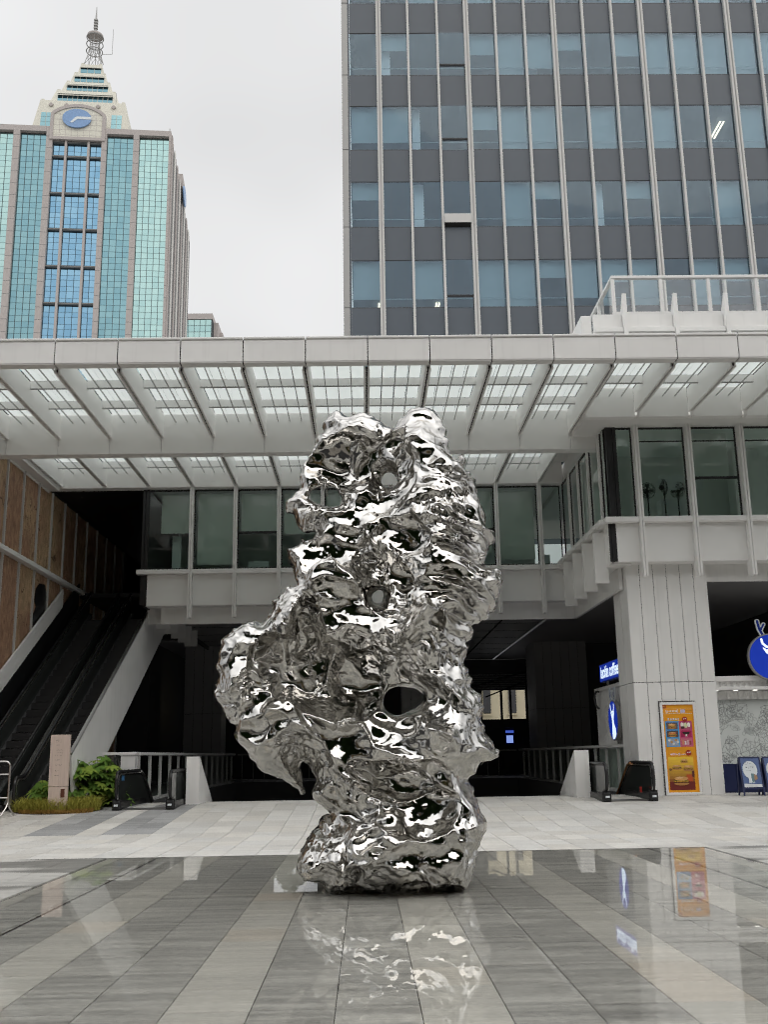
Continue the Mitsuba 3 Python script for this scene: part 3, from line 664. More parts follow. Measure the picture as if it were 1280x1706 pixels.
for (x0, y0, L, z) in ((18.75, 47.2, 1.55, 33.20), (18.93, 47.2, 1.55, 33.20), (4.02, 51.0, .75, 24.93), (4.16, 51.0, .75, 24.93), (.95, 51.0, .75, 24.93), (1.09, 51.0, .75, 24.93), (14.55, 48.7, .7, 24.93), (14.70, 48.7, .7, 24.93)):
    k = part(ot, 'ceiling_light', box(x0, x0+.09, y0, y0+L, z-.03, z), 'm_lamp'); emit(k, rgb(.60, .50, .36))
# ---------------------------------------------------------------- tall teal tower, left
lt = thing('teal_tower', 'tall teal glass tower with a stepped cream spire and mast', 'building')
LX, LY, LA = -103.646, 270.0, math.radians(4.74)
def loc(m):                                          # u along the front, v into the depth, z up
    v, f = (np.asarray(m.vertices), np.asarray(m.faces)) if isinstance(m, trimesh.Trimesh) else m
    c, s = math.cos(LA), math.sin(LA)
    return (np.stack([LX + v[:, 0]*c - v[:, 1]*s, LY + v[:, 0]*s + v[:, 1]*c, v[:, 2]], 1), f)
def teal(col, r=.06): return two(dict(type='principled', base_color=rgb(*col), roughness=r, metallic=.88, specular=.6))
scene['m_teal0'] = teal((.295, .44, .43)); scene['m_teal1'] = teal((.275, .42, .415)); scene['m_teal2'] = teal((.315, .46, .445))
scene['m_mid0'] = teal((.165, .295, .33)); scene['m_mid1'] = teal((.15, .275, .315)); scene['m_mid2'] = teal((.18, .31, .34))
scene['m_deep0'] = teal((.165, .305, .42)); scene['m_deep1'] = teal((.145, .28, .395)); scene['m_deep2'] = teal((.185, .33, .44))
scene['m_spire'] = teal((.13, .24, .28))
scene['m_gran'] = prin((.40, .365, .35), .6, .3)
scene['m_creamtile'] = prin((.60, .585, .51), .6, .3)
scene['m_mull'] = prin((.05, .06, .065), .5, .4)
CEN = 21.1
BZ, TZ = 60.0, 180.6
rng = random.Random(8)
part(lt, 'core', loc(box(-6.0, 48.2, 1.2, 66, BZ, 181.0)), 'm_mull')
piers = [(-6.0, -5.2), (2.9, 4.75), (12.25, 14.05), (28.15, 29.6), (37.3, 38.95), (47.6, 48.2)]
for a, b in piers:
    part(lt, 'pier', loc(box(a, b, -.35, 1.2, BZ, 182.7)), 'm_gran')
    k = part(lt, 'pier_joints', loc(boxes([(a-.01, b+.01, -.36, -.3, z, z+.10) for z in np.arange(BZ, 182, 3.85)])), 'm_mull'); labels[k] = dict(kind='stuff')
part(lt, 'parapet', loc(boxes([(-6, 12.2, -.34, 1.2, 181.0, 182.75), (29.6, 48.2, -.34, 1.2, 181.0, 182.75)])), 'm_gran')
rows = []
z = 180.7
while z > 108:
    for h in (1.75, 1.85, 1.95, 1.85): rows.append((z - h, z)); z -= h
bayspec = [(-5.2, 2.9, 'm_teal', 4), (4.75, 12.25, 'm_mid', 4), (29.6, 37.3, 'm_mid', 4), (38.95, 47.6, 'm_teal', 5)]
npane, rest = 0, {}
def glz(m, mat):
    global npane
    if npane < 300: part(lt, 'window_pane', m, mat); npane += 1
    else: rest.setdefault(mat, []).append(m)
def lpane(u0, u1, v0, z0, z1):
    r1, r2 = rng.uniform(-.012, .012), rng.uniform(-.012, .012)
    return loc((np.array([[u0, v0 - r1, z0], [u1, v0 + r1, z0], [u1, v0 + r1 + r2, z1], [u0, v0 - r1 + r2, z1]]), np.array([[0, 1, 2], [0, 2, 3]])))
fine = []
for (a, b, m, n) in bayspec:
    for (z0, z1) in rows:
        for i in range(n):
            u0, u1 = a + (b-a)*i/n, a + (b-a)*(i+1)/n
            mat = m + rng.choice('0001122')
            q = lpane(u0 + .07, u1 - .07, .9, z0 + .05, z1 - .05)
            if a > 29 and npane < 300 or a <= 29: glz(q, mat)
            else: rest.setdefault(mat, []).append(q)
    k = part(lt, 'mullion_grid', loc(boxes([(a + (b-a)*i/n - .06, a + (b-a)*i/n + .06, .75, 1.1, BZ, 180.75) for i in range(n+1)])), 'm_mull')
sec = [178.4, 173.8, 161.9, 150.5, 138.9, 127.5, 116.0, 104.5]
cols = [(14.05, 17.6, 2), (18.25, 24.1, 3), (24.75, 28.15, 2)]
for zt, zb in zip(sec[:-1], sec[1:]):
    n = 3 if zt - zb > 8 else 1
    for (a, b, c) in cols:
        for i in range(c):
            for r in range(n):
                for (g0, g1) in ((0, .58), (.58, 1)):
                    z1 = zt - .8 - (zt - zb - .8)*(r + g0)/n; z0 = zt - .8 - (zt - zb - .8)*(r + g1)/n
                    glz(lpane(a + (b-a)*i/c + .08, a + (b-a)*(i+1)/c - .08, 1.0, z0 + .05, z1 - .05), 'm_deep' + rng.choice('0012'))
    part(lt, 'transom', loc(box(14.05, 28.15, .35, 1.15, zt - .85, zt - .05)), 'm_mull')
    part(lt, 'transom_edge', loc(box(14.06, 28.14, .25, .36, zt - .42, zt - .30)), 'm_greymetal')
for x in (17.9, 24.4): part(lt, 'centre_mullion', loc(box(x-.32, x+.32, -.1, .9, BZ, 178.4)), 'm_gran')
for mat, ms in rest.items():
    k = part(lt, 'further_panes', join(*ms), mat); labels[k] = dict(kind='stuff')
# arched head with the emblem
aw = 7.95
arch = Polygon([(CEN-aw, 178.4), (CEN+aw, 178.4), (CEN+aw, 186.9)] + [(CEN + aw*q, 186.9 + 3.3*(1 - q*q)**.8) for q in np.linspace(.98, -.98, 24)] + [(CEN-aw, 186.9)])
part(lt, 'arch_face', loc(on_front(extrude(arch.buffer(-.9), 1.0), 0, .6, 0)), 'm_creamtile')
part(lt, 'arch_rim', loc(on_front(extrude(arch.difference(arch.buffer(-.95)), 1.6), 0, .9, 0)), 'm_gran')
k = part(lt, 'tile_joints', loc(boxes([(CEN-7+1.75*i-.05, CEN-7+1.75*i+.05, -.43, -.38, 179.4, 187.2) for i in range(9)] + [(CEN-7, CEN+7, -.43, -.38, 180+1.7*i-.05, 180+1.7*i+.05) for i in range(5)])), 'm_gran'); labels[k] = dict(kind='stuff')
ell = Polygon([(20.8 + 4.15*math.cos(t), 185.25 + 3.05*math.sin(t)) for t in np.linspace(0, 2*np.pi, 40)[:-1]])
scene['m_emblem'] = prin((.17, .29, .50), .35, .5)
em = part(lt, 'emblem', loc(on_front(extrude(ell, .5), 0, -.6, 0)), 'm_emblem')
stripe = Polygon([(18.9, 183.7), (19.7, 183.7), (21.0, 184.9), (25.0, 184.9), (25.0, 185.7), (20.9, 185.75), (20.4, 185.5)])
put(em + '__white_stroke', loc(on_front(extrude(stripe, .1), 0, -1.11, 0)), 'm_board')
# stepped pyramid
PC = (21.1, 17.4)
def DZ(z, v): return 1.5 + (z - 1.5) * (270 + v) / 270        # heights were taken in the plane of the front
def DH(h, v=None): return h * (270 + PC[1] - h) / 270
raw = [(183.0, 191.5, 14.5, 12.3), (191.5, 194.8, 10.3, 8.6), (194.8, 197.8, 7.7, 6.4), (197.8, 200.8, 5.6, 4.6), (200.8, 204.0, 3.9, 3.1)]
steps = [(DZ(a, PC[1] - c - .3) - (4.0 if i == 0 else 0), DZ(b, PC[1] - d - .3), DH(c), DH(d)) for i, (a, b, c, d) in enumerate(raw)]
steps = [(s[0] if i == 0 else steps[i-1][1], s[1], s[2], s[3]) for i, s in enumerate(steps)]
def frustum(h0, h1, z0, z1):
    P = [[PC[0] + sx*h, PC[1] + sy*h, z] for z, h in ((z0, h0), (z1, h1)) for sy in (-1, 1) for sx in (-1, 1)]
    return hexa(P)
# the drum of each step has its own size, so that its foot and head line up with the next
for i, (z0, z1, h0, h1) in enumerate(steps):
    part(lt, 'spire_step', loc(frustum(h0, h1, z0, z1)), 'm_creamtile')
    for sx in (-1, 1):
      for sy in (-1, 1): part(lt, 'spire_shoulder', loc(box(*(PC[0]+sx*h1*.985-(.9 if sx > 0 else 0), PC[0]+sx*h1*.985+(0 if sx > 0 else .9), PC[1]+sy*h1*.985-(.9 if sy > 0 else 0), PC[1]+sy*h1*.985+(0 if sy > 0 else .9), z1-.3, z1+.5))), 'm_creamtile')
    if i:
        nn = [0, 11, 8, 5, 3][i]
        hw = h0 * .78
        for j in range(nn):
            ua, ub = PC[0] - hw + 2*hw*j/nn + .08, PC[0] - hw + 2*hw*(j+1)/nn - .08
            t0, t1 = .20, .66
            ya, yb = PC[1] - (h0 + (h1-h0)*t0) - .08, PC[1] - (h0 + (h1-h0)*t1) - .08
            za, zb = z0 + (z1-z0)*t0, z0 + (z1-z0)*t1
            part(lt, 'spire_window', loc((np.array([[ua, ya, za], [ub, ya, za], [ub, yb, zb], [ua, yb, zb]]), np.array([[0, 1, 2], [0, 2, 3]]))), 'm_spire')
        part(lt, 'spire_reveal', loc((np.array([[PC[0]-hw-.1, ya+.03, zb-.05], [PC[0]+hw+.1, ya+.03, zb-.05], [PC[0]+hw, yb+.2, zb+.35], [PC[0]-hw, yb+.2, zb+.35]]) - [0, .2, 0], np.array([[0, 1, 2], [0, 2, 3]]))), 'm_mull')
z0s, z1s, h0s, h1s = steps[0]
yf = lambda z: PC[1] - (h0s + (h1s - h0s) * (z - z0s) / (z1s - z0s)) - .10
for j in range(5):
    x = PC[0] - 9.2 + 4.6*j; zc = z1s - 1.9
    part(lt, 'diamond', loc(on_front(extrude(Polygon([(x-.75, zc), (x, zc-.65), (x+.75, zc), (x, zc+.65)]), .35), 0, yf(zc - .7), 0)), 'm_gran')
for sx in (-1, 1):
    for j in range(2):
        for q in range(3):
            ua = PC[0] + sx*(9.5 + 1.6*j) - .72; zz = z0s + 4.3 + 1.75*q
            part(lt, 'spire_window', loc((np.array([[ua, yf(zz), zz], [ua+1.44, yf(zz), zz], [ua+1.44, yf(zz+1.65), zz+1.65], [ua, yf(zz+1.65), zz+1.65]]), np.array([[0, 1, 2], [0, 2, 3]]))), 'm_mid2')
mast = []
for i in range(8):
    a = 2*np.pi*i/8
    f_ = lambda q, z: (PC[0] + q*math.cos(a), PC[1] + q*math.sin(a), z)
    mast.append(tube([f_(3.0, 217.0), f_(2.0, 220.6), f_(1.5, 224.0), f_(1.6, 226.5)], .11, 5))
    b = a + 2*np.pi/8
    g_ = lambda q, z: (PC[0] + q*math.cos(b), PC[1] + q*math.sin(b), z)
    for (qa, za, qb, zb) in ((3.0, 217.0, 2.0, 220.6), (2.0, 220.6, 1.5, 224.0)): mast += [tube([f_(qa, za), g_(qb, zb)], .07, 4), tube([g_(qa, za), f_(qb, zb)], .07, 4)]
part(lt, 'lattice', loc(join(*mast)), 'm_greymetal')
ring = lambda q, z, r: tube([(PC[0] + q*math.cos(a), PC[1] + q*math.sin(a), z) for a in np.linspace(0, 2*np.pi, 29)[:-1]], r, 6, True)
for q, z in ((2.5, 221.6), (2.55, 224.2), (2.6, 226.6)): part(lt, 'ring', loc(ring(q, z, .16)), 'm_greymetal')
part(lt, 'platform', loc(moved(trimesh.creation.cylinder(2.5, .5, sections=28), (PC[0], PC[1], 227.3))), 'm_gran')
part(lt, 'mast', loc(join(tube([(PC[0], PC[1], 227.5), (PC[0], PC[1], 233.0), (PC[0], PC[1], 238.2)], [.45, .35, .10], 6), boxes([(PC[0]-.6, PC[0]+.6, PC[1]-.6, PC[1]+.6, 230.0+1.0*i, 230.35+1.0*i) for i in range(4)]))), 'm_greymetal')
part(lt, 'aerial', loc(join(tube([(25.6, 8, 213.9), (28.4, 8, 214.1), (28.4, 8, 222.9)], .09, 5), tube([(30.6, 6, 194.0), (30.6, 6, 199.0)], .10, 5), tube([(47.6, 1, 182.7), (47.6, 1, 184.4)], .14, 5))), 'm_greymetal')
# right flank: closely set fins
nf = 8
scene['m_flank'] = prin((.62, .61, .58), .5, .4)
for i in range(nf):
    v0 = 1.2 + 65.0*i/nf
    hgt = 182.4 + (4 if 28 < v0 < 38 else 0)
    part(lt, 'flank_fin', loc(box(48.2, 48.5, v0, v0+2.2, BZ, hgt)), 'm_flank' if i % 2 else 'm_gran')
    part(lt, 'flank_mullion', loc(box(48.2, 48.36, v0+4.6, v0+5.0, BZ, hgt)), 'm_gran')
part(lt, 'flank_glass', loc(box(48.2, 48.24, 1.2, 66, BZ, 181.5)), 'm_mull')
part(lt, 'flank_arch', loc(boxes([(47.6, 48.9, 29, 40, 182.0, 186.5), (47.9, 48.6, 26, 43, 182.0, 184.2)])), 'm_gran')
part(lt, 'flank_emblem', loc((lambda m: (np.stack([np.asarray(m[0])[:, 2] + 48.9, np.asarray(m[0])[:, 0], np.asarray(m[0])[:, 1]], 1), m[1]))(extrude(Polygon([(34.5 + 4.3*math.cos(t), 181.5 + 3.0*math.sin(t)) for t in np.linspace(0, 6.28, 30)[:-1]]), .4))), 'm_emblem')
# small further block
db = thing('distant_building', 'small far teal glass block with stepped side right of the teal tower', 'building')
part(db, 'wall', boxes([(-80, -64.7, 420.8, 440, 60, 190)]), 'm_mull')
part(db, 'parapet', box(-80, -64.6, 420.0, 440, 187.6, 190.2), 'm_gran')
for i in range(6):
    for j in range(7):
        part(db, 'window_pane', (lambda u, z: (np.array([[u, 420.5, z], [u+2.3, 420.5, z], [u+2.3, 420.5, z+2.7], [u, 420.5, z+2.7]]), np.array([[0, 1, 2], [0, 2, 3]])))(-80 + 2.5*i, 184.8 - 2.9*j), 'm_teal' + str((i*3+j) % 3))
part(db, 'side_wing', boxes([(-64.6, -62.6, 424, 436, 60, 187.5), (-62.6, -61.2, 428, 436, 60, 184.5), (-61.2, -59.6, 432, 436, 60, 181.8)]), 'm_gran')
# ---------------------------------------------------------------- the mirror-polished rock
def perlin(p, seed=0):
    """Gradient noise in about [-1, 1] at the points p (n, 3)."""
    c = [mi.Float(np.ascontiguousarray(p[:, k], np.float32)) for k in range(3)]
    i = [dr.floor(v) for v in c]
    f = [v - a for v, a in zip(c, i)]
    u = [t * t * t * (t * (t * 6 - 15) + 10) for t in f]
    ii = [mi.UInt32(mi.Int32(v) + 100000) for v in i]
    out = mi.Float(0)
    for a, b, g in np.ndindex(2, 2, 2):
        h = (ii[0] + int(a)) * 374761393 + (ii[1] + int(b)) * 668265263 + (ii[2] + int(g)) * 2147483647 + seed * 144665
        h = (h ^ (h >> 13)) * 1274126177
        h = (h ^ (h >> 16)) * 2246822519
        h = h ^ (h >> 15)
        z = mi.Float(h & 0xFFFF) / 32767.5 - 1
        ph = mi.Float((h >> 16) & 0xFFFF) * (2 * math.pi / 65536)
        r = dr.sqrt(dr.maximum(1 - z * z, 0))
        w = (u[0] if a else 1 - u[0]) * (u[1] if b else 1 - u[1]) * (u[2] if g else 1 - u[2])
        out += w * (r * dr.cos(ph) * (f[0] - int(a)) + r * dr.sin(ph) * (f[1] - int(b)) + z * (f[2] - int(g)))
    return np.array(out * 1.7).astype(np.float64)
def ridged(p, seed, e=.0005): return 1 - 2 * np.sqrt(perlin(p, seed) ** 2 + e)
def smax(a, b, k):
    h = np.clip(0.5 + 0.5 * (a - b) / k, 0, 1)
    return b + (a - b) * h + k * h * (1 - h)
def surface_nets(F, o, h):
    s = F < 0
    nx, ny, nz = F.shape
    c = np.zeros((nx-1, ny-1, nz-1), np.uint8)
    for a in (0, 1):
        for b in (0, 1):
            for d in (0, 1):
                c += s[a:nx-1+a, b:ny-1+b, d:nz-1+d]
    act = np.argwhere((c > 0) & (c < 8))
    idx = -np.ones(c.shape, np.int64); idx[tuple(act.T)] = np.arange(len(act))
    acc, cnt = np.zeros((len(act), 3)), np.zeros(len(act))
    cor = [np.array(q) for q in np.ndindex(2, 2, 2)]
    val = {tuple(q): F[tuple((act + q).T)] for q in cor}
    for q in cor:
        for ax in range(3):
            if q[ax] == 0:
                r = q.copy(); r[ax] = 1
                f0, f1 = val[tuple(q)], val[tuple(r)]
                m = (f0 < 0) != (f1 < 0)
                t = np.where(m, f0 / np.where(m, f0 - f1, 1), 0)
                pt = np.tile(q.astype(float), (len(act), 1)); pt[:, ax] += t
                acc[m] += pt[m]; cnt[m] += 1
    v = (act + acc / cnt[:, None]) * h + o
    faces = []
    for ax in range(3):
        b, d = (ax + 1) % 3, (ax + 2) % 3
        lo = [slice(1, -1)] * 3; hi = [slice(1, -1)] * 3
        lo[ax] = slice(0, -1); hi[ax] = slice(1, None)
        s0, s1 = s[tuple(lo)], s[tuple(hi)]
        for flip in (0, 1):
            e = np.argwhere((s0 != s1) & (s0 == (flip == 0)))
            off = np.ones(3, int); off[ax] = 0
            e = e + off
            def cell(db, dd):
                q = e.copy(); q[:, b] -= db; q[:, d] -= dd
                return idx[tuple(q.T)]
            q = np.stack([cell(1, 1), cell(0, 1), cell(0, 0), cell(1, 0)], 1)
            faces.append(q if flip == 0 else q[:, ::-1])
    q = np.vstack(faces); q = q[(q >= 0).all(1)]
    return v, np.vstack([q[:, [0, 1, 2]], q[:, [0, 2, 3]]])
OUTLINE = [(-1.72,2.86),(-1.66,2.91),(-1.45,3.06),(-1.31,3.1),(-1.24,3.07),(-1.15,3.2),(-1.09,3.28),(-1.19,3.33),(-1.06,3.35),(-1.,3.4),(-0.93,3.47),(-0.91,3.56),(-0.87,3.48),(-0.81,3.5),(-0.84,3.65),(-0.87,3.77),(-0.93,3.88),(-0.92,3.96),(-0.77,4.02),(-0.62,4.11),(-0.59,4.16),(-0.54,4.2),(-0.74,4.23),(-0.81,4.29),(-0.83,4.37),(-0.87,4.48),(-0.98,4.5),(-0.94,4.64),(-0.78,4.79),(-0.77,4.95),(-0.74,5.08),(-0.65,5.26),(-0.6,5.4),(-0.51,5.53),(-0.52,5.68),(-0.43,5.79),(-0.32,5.86),(-0.21,5.75),(-0.15,5.72),(-0.04,5.78),(0.16,5.7),(0.27,5.62),(0.39,5.54),(0.57,5.76),(0.79,5.78),(0.91,5.72),(0.99,5.58),(1.06,5.45),(1.08,5.27),(1.11,5.11),(1.17,5.04),(1.25,5.15),(1.32,4.96),(1.38,4.77),(1.42,4.61),(1.46,4.45),(1.48,4.23),(1.57,4.14),(1.6,4.05),(1.5,4.02),(1.48,3.89),(1.48,3.77),(1.4,3.71),(1.55,3.69),(1.64,3.63),(1.65,3.52),(1.6,3.34),(1.56,3.22),(1.43,3.08),(1.31,3.),(1.26,2.87),(1.24,2.75),(1.26,2.74),(1.16,2.56),(1.23,2.45),(1.29,2.24),(1.37,2.12),(1.39,1.95),(1.39,1.78),(1.44,1.64),(1.55,1.5),(1.56,1.45),(1.4,1.39),(1.28,1.3),(1.22,1.22),(1.23,1.11),(1.28,0.97),(1.35,0.86),(1.37,0.72),(1.34,0.61),(1.25,0.45),(1.24,0.32),(1.19,0.13),(1.11,-0.),(0.64,-0.03),(0.53,-0.07),(0.08,-0.05),(-0.34,-0.06),(-0.48,-0.03),(-0.54,0.08),(-0.73,0.11),(-0.8,0.22),(-0.81,0.35),(-0.79,0.43),(-0.68,0.57),(-0.59,0.7),(-0.51,0.82),(-0.43,0.84),(-0.51,0.92),(-0.6,0.97),(-0.65,1.09),(-0.59,1.2),(-0.62,1.31),(-0.66,1.43),(-0.76,1.46),(-0.81,1.37),(-0.75,1.2),(-0.73,1.1),(-0.76,1.06),(-0.85,1.14),(-0.96,1.23),(-1.19,1.32),(-1.39,1.49),(-1.53,1.66),(-1.56,1.77),(-1.54,1.86),(-1.69,2.03),(-1.78,2.17),(-1.77,2.25),(-1.73,2.35),(-1.76,2.58),(-1.72,2.75)]
HOLES = [(-.46, 4.66, .20, .125), (.335, 4.86, .085, .095), (.17, 3.38, .075, .08), (.44, 2.14, .215, .17)]   # x, z, rx, rz
# crests (polyline x, z; metres towards the viewer; width) and pockets (x, z, rx, rz, depth) of the front
RIDGES = [([(-0.48,5.57), (-0.36,5.67), (-0.18,5.56), (-0.06,5.25)], 0.14, 0.1), ([(0.42,5.3), (0.36,5.09), (0.45,4.73), (0.35,4.32)], 0.22, 0.1), ([(0.51,5.19), (0.81,4.98), (1.05,4.82)], 0.2, 0.12), ([(-0.93,4.41), (-0.68,4.28), (-0.34,4.23), (-0.14,4.18)], 0.18, 0.09), ([(-0.9,3.79), (-0.63,3.93), (-0.49,4.08)], 0.12, 0.1), ([(-1.11,3.26), (-0.85,3.35), (-0.49,3.56), (-0.34,3.63), (-0.15,3.49), (-0.01,3.34), (0.04,3.05)], 0.3, 0.13), ([(-0.42,3.34), (-0.44,3.01), (-0.37,2.67), (-0.49,2.3)], 0.18, 0.1), ([(-1.57,2.22), (-1.34,2.54), (-0.92,2.87), (-0.85,3.16)], 0.22, 0.12), ([(-1.47,1.81), (-1.19,1.87), (-0.82,1.98), (-0.54,1.93), (-0.35,1.86)], 0.36, 0.15), ([(-0.35,1.86), (0.16,1.92), (0.45,2.0), (0.72,1.77), (0.95,1.68)], 0.36, 0.15), ([(-0.49,1.61), (-0.26,1.42), (0.06,1.19)], 0.22, 0.1), ([(0.09,3.12), (0.23,2.9), (0.37,2.8), (0.56,2.94), (0.69,3.13)], 0.22, 0.1), ([(0.67,2.61), (0.74,2.42), (0.92,2.23), (1.11,2.09)], 0.22, 0.12), ([(0.95,1.54), (1.18,1.53), (1.48,1.48)], 0.2, 0.1), ([(0.76,1.32), (0.89,1.18), (0.98,1.0), (1.25,0.82)], 0.24, 0.11), ([(-0.04,1.02), (0.28,0.79), (0.7,0.96)], 0.14, 0.09), ([(-0.5,0.85), (-0.59,0.63), (-0.72,0.37)], 0.14, 0.1), ([(-0.09,0.58), (0.14,0.66), (0.5,0.44)], 0.14, 0.09), ([(0.96,3.62), (1.25,3.54), (1.57,3.51)], 0.07, 0.08), ([(0.93,3.99), (1.22,4.03), (1.54,3.93)], 0.07, 0.08), ([(0.76,3.23), (1.2,3.32), (1.44,3.22)], 0.07, 0.08), ([(0.79,4.17), (1.08,4.31), (1.37,4.16)], 0.07, 0.08), ([(0.6,4.47), (1.0,4.67), (1.19,4.51)], 0.07, 0.08), ([(0.05,4.33), (0.2,4.12), (0.14,3.83)], 0.12, 0.08), ([(0.01,5.14), (0.16,5.09), (0.36,5.09)], 0.16, 0.08), ([(0.86,1.63), (0.71,1.45), (0.34,1.46), (0.06,1.55)], 0.16, 0.1), ([(-0.63,1.25), (-0.5,0.98), (-0.04,0.88)], 0.14, 0.09)]
POCKETS = [(0.26,4.83,0.24,0.36,0.45), (-0.66,2.82,0.23,0.51,0.5), (-0.05,3.83,0.36,0.29,0.38), (-0.02,2.38,0.46,0.29,0.34), (-1.2,2.4,0.29,0.22,0.26), (0.33,1.05,0.41,0.2,0.24), (-0.38,4.99,0.29,0.24,0.22), (-0.34,4.48,0.22,0.17,0.2), (-0.77,1.48,0.29,0.24,0.1), (-0.11,2.76,0.29,0.19,0.2), (0.34,1.28,0.34,0.15,0.2)]
def rock_mesh(h=0.0145):
    O = np.array(OUTLINE)
    O[:, 1] -= np.clip(.02 * (O[:, 1] - 2.5) / 12.5 * (O[:, 1] - 1.5), 0, None)      # the head leans forward
    seg = np.linalg.norm(np.roll(O, -1, 0) - O, axis=1); cum = np.r_[0, np.cumsum(seg)]
    ss = np.arange(0, cum[-1], .018); O = np.stack([np.interp(ss, cum, np.r_[O[:, k], O[0, k]]) for k in (0, 1)], 1)
    tg = np.roll(O, -1, 0) - np.roll(O, 1, 0); nm = np.stack([tg[:, 1], -tg[:, 0]], 1) / np.linalg.norm(tg, axis=1, keepdims=True)
    if Polygon(O).exterior.is_ccw is False: nm = -nm
    O3 = np.stack([O[:, 0], 0*ss, O[:, 1]], 1)
    wob = ridged(O3 * 5.5, 51) * (.020 + .022 * (O[:, 0] > .9)) + ridged(O3 * 13.0, 52) * .010 - .026
    O = O + nm * (wob * np.clip(O[:, 1] / .6, 0, 1))[:, None]
    cx0, cx1, cz0, cz1, yw = -1.95, 1.85, -0.22, 6.05, 1.30
    gx, gz = np.arange(cx0, cx1, h), np.arange(cz0, cz1, h)
    from PIL import Image, ImageDraw
    k = 4
    def raster(polys, fill0):
        im = Image.new('L', (len(gx) * k, len(gz) * k), 0)
        dw = ImageDraw.Draw(im)
        for P in polys: dw.polygon([((x - cx0) / h * k + k/2, (z - cz0) / h * k + k/2) for x, z in P], fill=255)
        return np.asarray(im) > 127
    th = np.linspace(0, 2*np.pi, 40)[:-1]
    ins = raster([O], 0)
    rs = np.random.RandomState(3)
    hol = []
    for (hx, hz, rx, rz) in HOLES:
        wob = 1 + 0.10 * np.sin(2*th + rs.rand()*6) + 0.08 * np.sin(3*th + rs.rand()*6)
        hol.append(np.stack([hx + rx*wob*np.cos(th), hz + rz*wob*np.sin(th)], 1))
    ho = raster(hol, 0)
    def sd(mask):
        d = ndimage.distance_transform_edt(mask) - ndimage.distance_transform_edt(~mask)
        return ndimage.zoom(d, 1, order=1).reshape(len(gz), k, len(gx), k).mean((1, 3)).T * h / k
    D = sd(ins)                                     # positive inside
    DH = sd(ho)
    X, Z = np.meshgrid(gx, gz, indexing='ij')
    R = 0.62
    hm = 0.72 + 0.10 * np.sin(Z * 1.7 + 1) - 0.10 * np.clip((Z - 4.5) / 1.5, 0, 1) + 0.25 * np.exp(-((Z - 0.3) / .5) ** 2)
    hm = hm * (1 - .42 * np.exp(-(np.clip(-DH, 0, None) / .30) ** 2))
    yc = -.02 * (Z - 2.5) + 0.10 * np.sin(1.3 * Z + .5) + 0.10 * np.cos(1.9 * X + 1)
    rel = np.zeros_like(X)
    Q = np.stack([X.ravel(), np.zeros(X.size), Z.ravel()], 1)
    Xw = X + .05 * perlin(Q * 3.1, 41).reshape(X.shape); Zw = Z + .05 * perlin(Q * 3.1 + 5.0, 42).reshape(X.shape)
    cr = np.zeros_like(X)
    for (pts, am, wd) in RIDGES:
        d = np.full(X.shape, 9.0); up = np.zeros_like(X)
        for (x0, z0), (x1, z1) in zip(pts[:-1], pts[1:]):
            L2 = (x1-x0)**2 + (z1-z0)**2
            t = np.clip(((Xw-x0)*(x1-x0) + (Zw-z0)*(z1-z0)) / L2, 0, 1)
            dd = np.hypot(Xw - x0 - t*(x1-x0), Zw - z0 - t*(z1-z0))
            n_ = dd < d
            d[n_] = dd[n_]
        cr = np.maximum(cr, am * np.exp(-np.sqrt((d / wd)**2 + .006)) ) + .25 * am * np.exp(-(d / (2.2*wd))**2)
    rel += cr
    for (x, z, rx, rz, am) in POCKETS:
        e = ((Xw - x) / rx) ** 2 + ((Zw - z) / rz) ** 2
        rel -= am * np.exp(-1.0 * e ** 1.3)
    gy = np.arange(-yw, yw, h)
    F = np.empty((len(gx), len(gy), len(gz)), np.float32)
    HF = np.empty_like(F)
    Dc = np.clip(D, None, R)
    for j, y in enumerate(gy):
        w = 1 / (1 + np.exp((y - yc) / 0.06))       # 1 on the viewer's side
        yy = (y - yc + rel * w * np.clip(D / .3, 0, 1)) * (R / hm)
        f = np.sqrt(yy ** 2 + (R - Dc) ** 2) - R
        f *= np.clip(hm / R, .8, 1.2)
        fl = 0.16 * (np.abs(y) / .7) ** 2           # holes flare open towards both faces
        sy = [np.arange(len(gx))[:, None] - (gx[:, None] * y / 12.5 / h) + 0 * Z, np.arange(len(gz))[None, :] - ((gz[None, :] - 1.5) * y / 12.5 / h) + 0 * X]
        HF[:, j] = ndimage.map_coordinates(DH, sy, order=1, mode='nearest') + .35 * fl
        F[:, j] = smax(f, HF[:, j] + .6 * fl - 0.04, 0.10)
    # narrow band: cut dishes, ridges and folds
    P = np.argwhere(np.abs(F) < 0.30)
    p = P * h + np.array([cx0, -yw, cz0])
    f = F[tuple(P.T)].astype(float)
    wp = p + 0.10 * np.stack([perlin(p * 1.9 + 11.3, 1), perlin(p * 1.9 + 4.1, 2), perlin(p * 1.9 + 7.7, 3)], 1)
    wp2 = wp + 0.045 * np.stack([perlin(p * 5.1 + 1.3, 4), perlin(p * 5.1 + 9.1, 5), perlin(p * 5.1 + 2.7, 6)], 1)
    def blob(x, z, rx, rz): return np.exp(-((p[:, 0]-x)/rx)**2 - ((p[:, 2]-z)/rz)**2)
    folds = np.clip(blob(1.15, 4.0, .55, .95) + .8*blob(1.3, 3.3, .5, .5) + .7*blob(.8, 5.0, .4, .4), 0, 1)
    rough = sum(np.exp(-(((p[:, 0]-x)/(rx*1.15))**2 + ((p[:, 2]-z)/(rz*1.15))**2)**2) for x, z, rx, rz, a in POCKETS)
